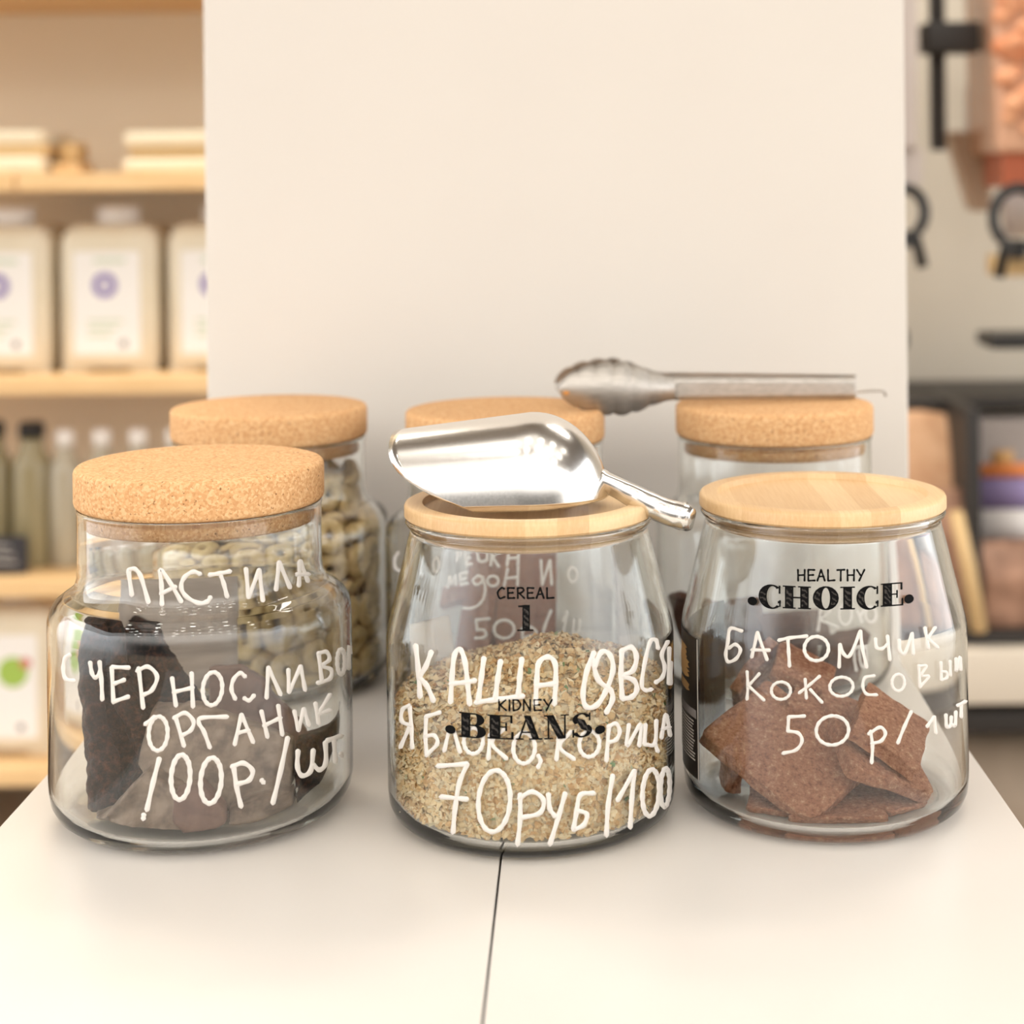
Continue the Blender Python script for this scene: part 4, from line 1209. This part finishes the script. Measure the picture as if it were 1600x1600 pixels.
# ------------------------------------------------------------------ scoop
yaw, tilt = math.radians(-10), math.radians(3)
ex = Vector((math.cos(yaw) * math.cos(tilt), math.sin(yaw) * math.cos(tilt), math.sin(tilt)))
ey = Vector((0, 0, 1)).cross(ex).normalized()
ez = ex.cross(ey)
O = Vector((-0.0335, 0.914, 0.1700))
SL = lambda x, y, z: O + ex * x + ey * y + ez * z
sc = thing('metal_scoop', tuple(O - Vector((0, 0, 0.008))), 'polished metal scoop lying upside down on the bamboo lid of the oat jar', 'scoop')
bm = bmesh.new()
RS, XC, LC, ZS = 0.0385, 0.010, 0.040, 1.2
rows = []
NPHI = 40
for i in range(NPHI + 1):
    phi = -math.pi / 2 + math.pi * i / NPHI
    cs = abs(math.sin(phi))
    xs = -0.0655 + 0.050 * (1 - math.cos(phi)) ** 2.6 + 0.001 * cs
    row = []
    for k in range(15):
        x = xs + (XC - xs) * k / 14
        rr = RS * (0.86 + 0.14 * (x + 0.066) / 0.076)
        row.append(bm.verts.new(SL(x, rr * math.sin(phi), rr * math.cos(phi) * ZS)))
    for k in range(1, 15):
        tt = math.pi / 2 * k / 15
        row.append(bm.verts.new(SL(XC + LC * math.sin(tt), RS * math.cos(tt) * math.sin(phi), RS * ZS * math.cos(tt) * math.cos(phi))))
    rows.append(row)
pole = bm.verts.new(SL(XC + LC, 0, 0.0))
for r0, r1 in zip(rows, rows[1:]):
    for k in range(len(r0) - 1): bm.faces.new((r0[k], r0[k + 1], r1[k + 1], r1[k]))
    bm.faces.new((r0[-1], pole, r1[-1]))
bowl = obj('bowl', bm, M['alu'], sc)
so = bowl.modifiers.new('thick', 'SOLIDIFY')
so.thickness, so.offset = 0.0013, -1
bm = bmesh.new()
hp = smooth_path([(0.038, 0.0, 0.0125, .0040), (0.046, -0.001, 0.0095, .0054), (0.054, -0.002, 0.0062, .0052), (0.063, -0.003, 0.0014, .0060), (0.072, -0.004, -0.0035, .0066), (0.080, -0.005, -0.0075, .0070), (0.087, -0.006, -0.0098, .0072), (0.0920, -0.0065, -0.0112, .0070), (0.0948, -0.007, -0.0120, .0056)], 5)
add_tube(bm, [SL(x, y, z) for x, y, z, r in hp], [r * 1.12 for x, y, z, r in hp], 20, 0.9, up=ez)
for v in bm.verts:
    d = v.co - O
    x = d.dot(ex)
    yy = d.dot(ey) + 0.001 + 0.05 * max(0, x - 0.04)
    if x > 0.05: v.co -= ez * (0.0016 * math.exp(-(yy / 0.0022) ** 2)) * (1 if x < 0.098 else 0)
for v in bm.verts:
    x = (v.co - O).dot(ex)
    if 0.060 < x < 0.090: v.co -= (v.co - SL(x, -0.0035, (v.co - O).dot(ez))).normalized() * 0.0006 * max(0.0, math.sin((x - 0.060) * 520))
handle = obj('handle', bm, M['alu'], sc)
bm = bmesh.new()
add_tube(bm, [SL(0.0905, -0.0115, -0.0078), SL(0.0912, -0.0065, -0.0052), SL(0.0905, -0.0005, -0.0078)], [0.0018, 0.0024, 0.0018], 10)
obj('end_ridge', bm, M['alu'], handle)

# ------------------------------------------------------------------ tongs
TO = Vector((KR.x, KR.y + 0.01, KR.top))
tg = thing('serving_tongs', tuple(TO), 'steel tongs with scalloped tips lying on the cork lid of the back right jar', 'tongs')


def tong_arm(px_tip, px_neck, px_end, py_head, py_neck, py_end, y_head, y_end, hw_head, hw_neck, hw_end, sgn):
    bm = bmesh.new()
    NU, NV = 180, 10
    rows = []
    for i in range(NU + 1):
        u = i / NU
        px = px_tip + (px_end - px_tip) * u
        un = (px_neck - px_tip) / (px_end - px_tip)
        Y = y_head + (y_end - y_head) * u
        if u < un:
            s = u / un
            hw = hw_head * (max(0.0, 1 - (2 * min(s, 0.5) - 1) ** 2)) ** 0.5 if s < 0.5 else hw_head + (hw_neck - hw_head) * (0.5 - 0.5 * math.cos(math.pi * (s - 0.5) / 0.5))
            fade = min(1.0, max(0.0, (0.97 - s) * 6)) * min(1, s * 8)
            hw *= 1 + 0.13 * fade * (abs(math.sin(s * math.pi * 6.5)) ** 0.6 - 0.8)
            py = py_head + (py_neck - py_head) * s
            depth = 0.010 * math.sin(math.pi * min(1, s * 0.9 + 0.05)) ** 0.8
        else:
            s = (u - un) / (1 - un)
            hw = hw_neck + (hw_end - hw_neck) * s
            py = py_neck + (py_end - py_neck) * s
            depth = 0.003
        cz = P(px, py, Y)
        row = []
        for j in range(NV + 1):
            v = -1 + 2 * j / NV
            dy = (1 - v * v) * depth if u < un else (depth if abs(v) < 0.98 else 0.0)
            row.append(bm.verts.new(Vector((cz.x, Y - sgn * dy, cz.z + v * max(hw, 0.0006)))))
        rows.append(row)
    for r0, r1 in zip(rows, rows[1:]):
        for k in range(NV): bm.faces.new((r0[k], r0[k + 1], r1[k + 1], r1[k]))
    o = obj('arm', bm, M['steel'], tg)
    so = o.modifiers.new('thick', 'SOLIDIFY')
    so.thickness = 0.0009
    return o


near = tong_arm(875, 1056, 1336, 607, 607, 606, 1.128, 1.172, .0172, .0072, .0062, 1)
far = tong_arm(866, 1040, 1338, 598, 596, 598, 1.190, 1.186, .0172, .0066, .0060, -1)
bm = bmesh.new()
c = P(885, 614, 1.1195)
bmesh.ops.create_uvsphere(bm, u_segments=10, v_segments=6, radius=0.0014, matrix=Matrix.Translation(c) @ Matrix.Diagonal((1.6, 0.5, 1, 1)))
obj('rust_spot', bm, M['rust'], near)
bm = bmesh.new()
a, b = P(1338, 612, 1.180), P(1378, 610, 1.180)
add_tube(bm, [a + Vector((-0.02, 0, 0)), a, (a + b) / 2 + Vector((0, 0, .0004)), b, b + Vector((0.0022, 0, -0.0012)), b + Vector((0.0026, 0, -0.0040))], [0.0011] * 6, 8, 1.0)
obj('pull_ring', bm, M['steel'], tg)
bm = bmesh.new()
h = P(1318, 600, 1.179)
add_tube(bm, [h + Vector((0, -.008, 0)), h + Vector((0, .008, 0))], 0.0028, 12)
obj('hinge_pin', bm, M['steel'], tg)

# ------------------------------------------------------------------ shelving at the left, far behind
M['wood'] = mat('pale_pine', lin(228, 190, 138), 0.5)
add_noise(M['wood'], [(0.3, lin(216, 176, 122)), (0.7, lin(236, 202, 152))], 14, stretch=(0.4, 6, 6))
M['canister'] = mat('milky_plastic', lin(226, 214, 190), 0.4)
add_noise(M['canister'], [(0.3, lin(222, 210, 184)), (0.7, lin(230, 219, 197))], 6)
M['label'] = mat('white_label', lin(240, 236, 230), 0.5)
M['purple'] = mat('purple_print', lin(138, 122, 176), 0.6)
M['greenprint'] = mat('green_print', lin(160, 190, 84), 0.6)
M['redprint'] = mat('red_print', lin(206, 120, 104), 0.6)
M['palegreen'] = mat('pale_print', lin(205, 214, 190), 0.6)
M['cream'] = mat('cream_board', lin(226, 214, 188), 0.6)
M['tan'] = mat('tan_board', lin(206, 174, 124), 0.6)
M['black'] = mat('black_plastic', lin(28, 27, 27), 0.4)
M['blackmetal'] = mat('black_metal', lin(40, 36, 33), 0.5)
M['chalk'] = mat('chalkboard', lin(48, 46, 50), 0.7)
M['oil'] = mat('olive_liquid', lin(150, 138, 104), 0.25)
M['clearbottle'] = mat('pale_glass_bottle', lin(176, 166, 144), 0.12)
M['whitecap'] = mat('white_cap', lin(244, 240, 234), 0.3)

SHY0, SHY1 = 2.60, 2.979
for z, x0, x1, lb in (
    (0.684, -1.9, 0.10, 'highest pale wood shelf board, seen from below at the top of the left shelving'),
    (0.372, -1.9, -0.862, 'short pale wood shelf board under the taller cream stack at the left edge'),
    (0.372, -0.858, 0.10, 'pale wood shelf board above the white canisters with the purple rings'),
    (0.060, -1.9, 0.10, 'pale wood shelf board carrying the white canisters with the purple rings'),
    (-0.251, -1.9, 0.10, 'pale wood shelf board carrying the dark capped and clear bottles'),
    (-0.540, -1.9, 0.10, 'lowest pale wood shelf board carrying the canister with the green print'),
):
    o = obj('shelf_board', box(x0, x1, SHY0, SHY1, z - 0.027, z), M['wood'], None, False, origin=((x0 + x1) / 2, SHY0, z))
    bevel(o, 0.002)
    tag(o, lb, 'shelf', 'pale wood shelf boards')
struct('trim_1', box(-1.9, 0.1, 2.70, SHY1, FLOORZ, -0.70), M['floor'])


def rounded_box(bm, x0, x1, y0, y1, z0, z1, r, rz=None):
    """upright box with rounded vertical edges and shoulders"""
    rz = rz or r
    n = 6
    ring = []
    for cx, cy, a0 in ((x1 - r, y1 - r, 0), (x0 + r, y1 - r, 90), (x0 + r, y0 + r, 180), (x1 - r, y0 + r, 270)):
        for k in range(n): ring.append((cx, cy, math.radians(a0 + 90 * k / (n - 1))))
    lev = [(z0, -0.006), (z0 + 0.005, 0.0)] + [(z1 - rz + rz * math.sin(a), -rz + rz * math.cos(a)) for a in (0, 0.4, 0.8, 1.2, 1.5)]
    rows = [[bm.verts.new((cx + (r + d) * math.cos(a) if r + d > 0 else cx, cy + (r + d) * math.sin(a) if r + d > 0 else cy, z)) for cx, cy, a in ring] for z, d in lev]
    m = len(ring)
    for a, b in zip(rows, rows[1:]):
        for k in range(m): bm.faces.new((a[k], a[(k + 1) % m], b[(k + 1) % m], b[k]))
    bm.faces.new(rows[0])
    bm.faces.new(rows[-1])


def disc(bm, c, r, n=24, r0=0.0, sy=-0.0004):
    vs = [bm.verts.new((c[0] + r * math.cos(2 * math.pi * k / n), c[1] + sy, c[2] + r * math.sin(2 * math.pi * k / n))) for k in range(n)]
    if r0:
        vi = [bm.verts.new((c[0] + r0 * math.cos(2 * math.pi * k / n), c[1] + sy, c[2] + r0 * math.sin(2 * math.pi * k / n))) for k in range(n)]
        for k in range(n): bm.faces.new((vs[k], vs[(k + 1) % n], vi[(k + 1) % n], vi[k]))
    else:
        bm.faces.new(vs)


def canister(cx, z, green, label):
    y0, y1 = 2.66, 2.82
    t = thing('canister', (cx, 2.74, z), label, 'canister', 'white plastic canisters on the shelves')
    bm = bmesh.new()
    h = 0.232
    rounded_box(bm, cx - 0.078, cx + 0.078, y0, y1, z + 0.006, z + h, 0.026, 0.032)
    obj('body', bm, M['canister'], t)
    for s in (-1, 1): obj('foot', box(cx + s * 0.054 - 0.02, cx + s * 0.054 + 0.02, y0 + 0.01, y1 - 0.01, z, z + 0.008), M['canister'], t, False)
    obj('cap', lathe([(0, h - .002), (0.034, h - .002), (0.034, h + .026), (0.031, h + .029), (0, h + .029)], cx, 2.735, z, 32), M['whitecap'], t)
    lb = obj('label', box(cx - 0.052, cx + 0.052, y0 - 0.0012, y0 + 0.002, z + 0.028, z + 0.190), M['label'], t, False)
    bm = bmesh.new()
    c = (cx - 0.003, y0 - 0.0012, z + 0.137)
    if green:
        disc(bm, (cx + 0.014, c[1], z + 0.132), 0.024)
        obj('green_emblem', bm, M['greenprint'], lb)
        bm = bmesh.new()
        disc(bm, (cx + 0.034, c[1] - 0.0003, z + 0.146), 0.009)
        obj('red_accent', bm, M['redprint'], lb)
    else:
        disc(bm, c, 0.0195, 28, 0.008)
        obj('purple_ring', bm, M['purple'], lb)
        bm = bmesh.new()
        for k in range(3): add_box(bm, cx - 0.03, cx + 0.026 - 0.01 * k, c[1] - 0.0006, c[1], z + 0.078 - 0.011 * k, z + 0.083 - 0.011 * k)
        obj('pale_text', bm, M['palegreen'], lb, False)
        obj('pale_heading', box(cx - 0.02, cx + 0.03, c[1] - 0.0006, c[1], z + 0.172, z + 0.179), M['palegreen'], lb, False)
    bm = bmesh.new()
    disc(bm, (cx + 0.026, c[1], z + 0.045), 0.006)
    obj('grey_stamp', bm, M['greyprint'], lb)


canister(-0.9065, 0.060, False, 'white canister with purple ring label, cut by the left edge of the view')
canister(-0.7375, 0.060, False, 'white canister with purple ring label, fully visible on the left shelf')
canister(-0.5685, 0.060, False, 'white canister with purple ring label, half hidden behind the white panel')
canister(-0.905, -0.540, True, 'white canister with a green blob on its label on the lowest shelf')


def card_box(x0, x1, y0, y1, z0, z1, m, label, group, r=0.006):
    o = obj('flat_package', box(x0, x1, y0, y1, z0, z1), m, None, True, origin=((x0 + x1) / 2, (y0 + y1) / 2, z0))
    bevel(o, r, 3)
    return tag(o, label, 'package', group)


SG = 'cream packages on the upper shelf'
card_box(-1.02, -0.832, 2.64, 2.83, 0.3725, 0.400, M['cream'], 'cream flat package, bottom of the stack at the left edge', SG)
card_box(-1.01, -0.828, 2.65, 2.82, 0.4005, 0.418, M['tan'], 'tan strip package, middle of the stack at the left edge', SG, 0.004)
card_box(-0.99, -0.836, 2.65, 2.82, 0.4185, 0.441, M['cream'], 'cream flat package, top of the stack at the left edge', SG)
card_box(-0.826, -0.782, 2.67, 2.76, 0.3725, 0.389, M['wood'], 'small wooden block on the upper shelf beside the cream stack', None, 0.004)
card_box(-0.818, -0.788, 2.68, 2.75, 0.3895, 0.424, M['tan'], 'small tan carton standing on the wooden block on the upper shelf', None, 0.008)
card_box(-0.706, -0.54, 2.64, 2.83, 0.3725, 0.394, M['cream'], 'cream flat package, bottom of the stack beside the white panel', SG)
card_box(-0.700, -0.54, 2.66, 2.81, 0.3945, 0.412, M['tan'], 'package toned for shade, middle of the stack beside the white panel', SG, 0.004)  # tan tone paints the shadowed strip between the cream packages
card_box(-0.708, -0.53, 2.65, 2.82, 0.4125, 0.438, M['cream'], 'cream flat package, top of the stack beside the white panel', SG, 0.010)


def bottle(name, cx, z, h, r, mbody, mcap, label, group, rc=0.012, hc=0.024, cy=2.71):
    t = thing(name, (cx, cy, z), label, 'bottle', group)
    prof = [(0, 0), (r * .92, 0), (r, .005), (r, h * .68), (r * .93, h * .74), (r * .66, h * .80), (rc * .9, h * .85), (rc * .85, h - hc), (0, h - hc)]
    obj('body', lathe(prof, cx, cy, z, 28), mbody, t)
    obj('cap', lathe([(0, h - hc), (rc, h - hc), (rc * 1.05, h - hc * .3), (rc * .9, h), (0, h)], cx, cy, z, 24), mcap, t)
    return t


bottle('oil_bottle', -0.874, -0.251, 0.228, 0.031, M['oil'], M['black'], 'olive bottle with a black cap on the left shelf, beside the clear bottles', 'black capped bottles', 0.020, 0.024)
bottle('oil_bottle', -0.938, -0.251, 0.230, 0.031, M['oil'], M['black'], 'olive bottle with a black cap cut off by the left edge', 'black capped bottles', 0.020, 0.024)
for k, px in enumerate((103, 160, 217, 274)):
    lb = ('clear bottle with a glare-white cap, next to the black capped bottles', 'clear bottle with a glare-white cap, second after the black capped bottles', 'clear bottle with a glare-white cap, third after the black capped bottles', 'clear bottle with a glare-white cap, mostly hidden behind the cork lidded jars')[k]
    bottle('clear_bottle', P(px, 780, 2.71).x, -0.251, 0.216, 0.026, M['clearbottle'], M['whitecap'], lb, 'clear bottles on the left shelf', 0.014, 0.026)  # glare on the bottle tops put into the white of the caps
t = thing('chalkboard_tag', (-0.90, 2.645, -0.251), 'small black chalkboard tag standing before the black capped bottles', 'sign')
obj('board', box(-0.96, -0.862, 2.640, 2.648, -0.249, -0.192), M['chalk'], t, False)
bm = bmesh.new()
for k in range(3): add_tube(bm, [(-0.945 + 0.01 * k, 2.6394, -0.206 - 0.013 * k), (-0.92, 2.6394, -0.204 - 0.013 * k), (-0.885 + 0.004 * k, 2.6394, -0.207 - 0.013 * k)], 0.0012, 6)
obj('chalk_scribble', bm, M['whiteprint'], t)
obj('stand', box(-0.95, -0.872, 2.640, 2.668, -0.251, -0.248), M['chalk'], t, False)

# ------------------------------------------------------------------ shop fittings at the right, far behind
M['kraft'] = mat('kraft_paper', lin(168, 124, 92), 0.7)
add_noise(M['kraft'], [(0.3, lin(188, 138, 100)), (0.7, lin(222, 180, 142))], 18, bump=0.3, bdist=0.004)
M['darkbag'] = mat('brown_bag', lin(120, 88, 70), 0.5)
add_noise(M['darkbag'], [(0.3, lin(120, 86, 66)), (0.7, lin(182, 140, 114))], 22, bump=0.3, bdist=0.004)
M['orange'] = mat('orange_print', lin(232, 140, 78), 0.6)
M['violet'] = mat('violet_box', lin(150, 134, 178), 0.6)
M['greybox'] = mat('grey_box', lin(160, 150, 144), 0.6)
M['whitebox'] = mat('white_box', lin(236, 230, 224), 0.5)
M['drawer'] = mat('off_white_drawer', lin(206, 195, 178), 0.5)
M['nut'] = mat('orange_nuts', lin(214, 146, 100), 0.7)
add_noise(M['nut'], [(0.3, lin(196, 116, 72)), (0.7, lin(228, 176, 136))], 30)
M['clearbin'] = mat('clear_bin', lin(206, 160, 130), 0.25)
M['palebin'] = mat('pale_bin', lin(190, 178, 170), 0.3)
M['hopper'] = mat('tan_hopper', lin(176, 148, 122), 0.4)
M['redtrim'] = mat('red_brown_trim', lin(176, 92, 58), 0.5)


def px_box(x0, y0, x1, y1, Y, d):
    a, b = P(x0, y1, Y), P(x1, y0, Y)
    return (a.x, b.x, Y, Y + d, a.z, b.z)


def pbox(name, x0, y0, x1, y1, Y, d, m, label=None, cat=None, parent=None, r=0.004, group=None):
    bx = px_box(x0, y0, x1, y1, Y, d)
    o = obj(name, box(*bx), m, parent, True, None if parent else ((bx[0] + bx[1]) / 2, Y + d / 2, bx[4]))
    if r: bevel(o, r, 3)
    if label: tag(o, label, cat, group)
    return o


XR = 2050   # how far the fittings run on to the right, in photo pixels
# rack: back, rails and shelves are one fixture
rk = thing('display_rack', (P(1700, 1300, 2.7).x, 2.75, FLOORZ), 'dark metal display rack with shelves behind the right side of the white panel', 'rack')
pbox('back_panel', 1330, -260, XR, 1490, 2.94, 0.035, M['grey_wall'], parent=rk, r=0)
pbox('shelf', 1330, 617, XR, 643, 2.68, 0.26, M['blackmetal'], parent=rk)
pbox('shelf', 1330, 986, XR, 1010, 2.50, 0.44, M['blackmetal'], parent=rk)
pbox('drawer_front', 1330, 1012, XR, 1104, 2.47, 0.40, M['drawer'], parent=rk)
pbox('shelf', 1330, 1106, XR, 1150, 2.50, 0.44, M['blackmetal'], parent=rk)
pbox('divider', 1513, 640, 1532, 986, 2.53, 0.36, M['blackmetal'], parent=rk, r=0.002)
pbox('upright', 1457, -260, 1474, 235, 2.62, 0.02, M['blackmetal'], parent=rk, r=0.002)
pbox('upright', 1512, 135, 1532, 215, 2.80, 0.02, M['greybox'], parent=rk, r=0.002)
b1 = pbox('bracket_block', 1447, 33, 1532, 82, 2.58, 0.06, M['blackmetal'], parent=rk, r=0.004)
pbox('lower_panel', 1330, 1152, XR, 1490, 2.60, 0.30, M['floor'], parent=rk, r=0)
pbox('ledge', 1550, 523, 1680, 546, 2.50, 0.10, M['black'], parent=rk)
pbox('price_rail', 1556, 398, 1680, 432, 2.52, 0.06, M['tan'], parent=rk)

# dispensers
def dispenser(px0, px1, ybot, m, fill, label, ring_c, ring_r):
    base = P((px0 + px1) / 2, ybot, 2.56)
    t = thing('bulk_dispenser', tuple(base), label, 'dispenser', 'bulk food dispensers on the rack')
    a, b = P(px0, -260, 2.52), P(px1, ybot, 2.52)
    bm = bmesh.new()
    add_box(bm, a.x, b.x, 2.52, 2.72, b.z, a.z)
    cx = (a.x + b.x) / 2
    for v in bm.verts:
        if abs(v.co.z - b.z) < 1e-5: v.co.x = cx + (v.co.x - cx) * 0.86
    o = obj('bin', bm, m, t)
    bevel(o, 0.01, 3)
    obj('outlet', box(cx - 0.045, cx + 0.045, 2.54, 2.66, b.z - 0.05, b.z + 0.004), fill, t, False)
    bm = bmesh.new()
    c = P(ring_c[0], ring_c[1], 2.50)
    pts = [(c.x + ring_r * 0.86 * math.sin(th), 2.50, c.z + ring_r * math.cos(th)) for th in [math.radians(-150 + 300 * k / 20) for k in range(21)]]
    pts = [(pts[0][0] - 0.012, 2.50, pts[0][2] - 0.05)] + pts + [(pts[-1][0] + 0.012, 2.50, pts[-1][2] - 0.05)]
    add_tube(bm, pts, 0.0085, 8, up=Vector((0, 1, 0)))
    obj('lever_ring', bm, M['black'], t)
    obj('lever_stem', box(c.x - 0.010, c.x + 0.010, 2.496, 2.545, c.z - ring_r * 1.1 - 0.012, c.z - ring_r * 0.75), M['black'], t, False)
    obj('spout', lathe([(0, -0.02), (0.030, -0.02), (0.036, 0.035), (0.034, 0.06), (0, 0.06)], cx if ring_c[0] > 1500 else c.x - 0.02, 2.60, c.z - 0.01, 24), M['palebin'], t)
    return t, a, b


dispenser(1352, 1440, 235, M['palebin'], M['palebin'], 'pale bulk dispenser partly hidden by the right edge of the white panel', (1412, 332), 0.036)
d2, a2, b2 = dispenser(1546, 1690, 238, M['clearbin'], M['redtrim'], 'bulk dispenser filled with orange nuts at the upper right edge', (1592, 340), 0.044)
bm = bmesh.new()
for i in range(110):
    c = Vector((random.uniform(a2.x + 0.012, b2.x - 0.012), 2.517 + random.uniform(-.004, .002), random.uniform(b2.z + 0.02, a2.z - 0.02)))
    bmesh.ops.create_icosphere(bm, subdivisions=1, radius=random.uniform(.011, .018), matrix=Matrix.Translation(c) @ Matrix.Diagonal((1.3, .5, 1, 1)))
o = obj('orange_nuts', bm, M['nut'], d2)
o['kind'] = 'stuff'
# slanted chute between the dispensers
bm = bmesh.new()
q0 = [P(1484, 205, 2.70), P(1560, 205, 2.70), P(1548, 330, 2.70), P(1522, 330, 2.70)]
f = [bm.verts.new(p) for p in q0]
g = [bm.verts.new(p + Vector((0, .06, 0))) for p in q0]
bm.faces.new(f); bm.faces.new(list(reversed(g)))
for k in range(4): bm.faces.new((f[k], g[k], g[(k + 1) % 4], f[(k + 1) % 4]))
o = obj('chute', bm, M['hopper'], rk, False)
bevel(o, 0.006, 3)

# goods on the rack
z1 = P(1500, 986, 2.55).z


def bag(x0, y0, x1, y1, Y, d, m, label, group):
    bx = px_box(x0, y0, x1, y1, Y, d)
    bm = bmesh.new()
    add_box(bm, 0, 1, 0, 1, 0, 1)
    bmesh.ops.subdivide_edges(bm, edges=bm.edges[:], cuts=7, use_grid_fill=True)
    sd = random.random() * 40
    for v in bm.verts:
        x, y, z = v.co
        pin = 1 - 0.75 * max(0, (z - 0.6) / 0.4) ** 1.5
        p = Vector((bx[0] + (bx[1] - bx[0]) * x, Y + d / 2 + (y - 0.5) * d * pin, bx[4] + (bx[5] - bx[4]) * z))
        if z > 0.01: p += noise.noise_vector(p * 18 + Vector((sd, 0, 0))) * 0.006
        v.co = p
    o = obj('paper_bag', bm, m, None, True, origin=((bx[0] + bx[1]) / 2, Y + d / 2, bx[4]))
    s = o.modifiers.new('soften', 'SUBSURF')
    s.levels = s.render_levels = 1
    return tag(o, label, 'bag', group)


PG = 'paper bags on the rack'
bag(1398, 652, 1508, 985, 2.62, 0.12, M['kraft'], 'tall brown paper bag on the rack, beside the white panel edge', PG)
bag(1440, 770, 1512, 985, 2.54, 0.07, M['darkbag'], 'lower dark brown bag standing in front of the tall paper bag', PG)
bag(1536, 850, 1700, 985, 2.54, 0.09, M['darkbag'], 'squat brown bag on the rack below the violet carton', PG)
bx = thing('carton', tuple(P(1590, 985, 2.70)), 'violet and white carton with an orange stripe on the rack at the right edge', 'box')
pbox('carton_body', 1532, 655, 1650, 985, 2.66, 0.09, M['greybox'], parent=bx)
pbox('violet_field', 1530, 745, 1650, 795, 2.657, 0.004, M['violet'], parent=bx, r=0)
pbox('orange_stripe', 1530, 724, 1650, 746, 2.655, 0.004, M['orange'], parent=bx, r=0)
pbox('gold_seal', 1552, 704, 1584, 726, 2.656, 0.004, M['goldprint'], parent=bx, r=0)
pbox('white_field', 1530, 796, 1650, 850, 2.655, 0.004, M['whitebox'], parent=bx, r=0)
bm = bmesh.new()
add_tube(bm, [P(1494, 800, 2.49), P(1512, 880, 2.49), P(1530, 984, 2.49)], [0.017, 0.018, 0.019], 14, 0.6)
o = obj('wooden_paddle', bm, M['tan'], None, True, origin=tuple(P(1530, 984, 2.49)))
tag(o, 'pale wooden paddle leaning against the dark divider of the rack', 'paddle')
o = pbox('black_knob', 1404, 515, 1420, 545, 2.60, 0.02, M['black'], 'small black knob on the rack just beside the white panel edge', 'knob', None, 0.005)
o.parent = rk
o.location = o.location - Vector(OFF[rk])
del o['category'], o['label']
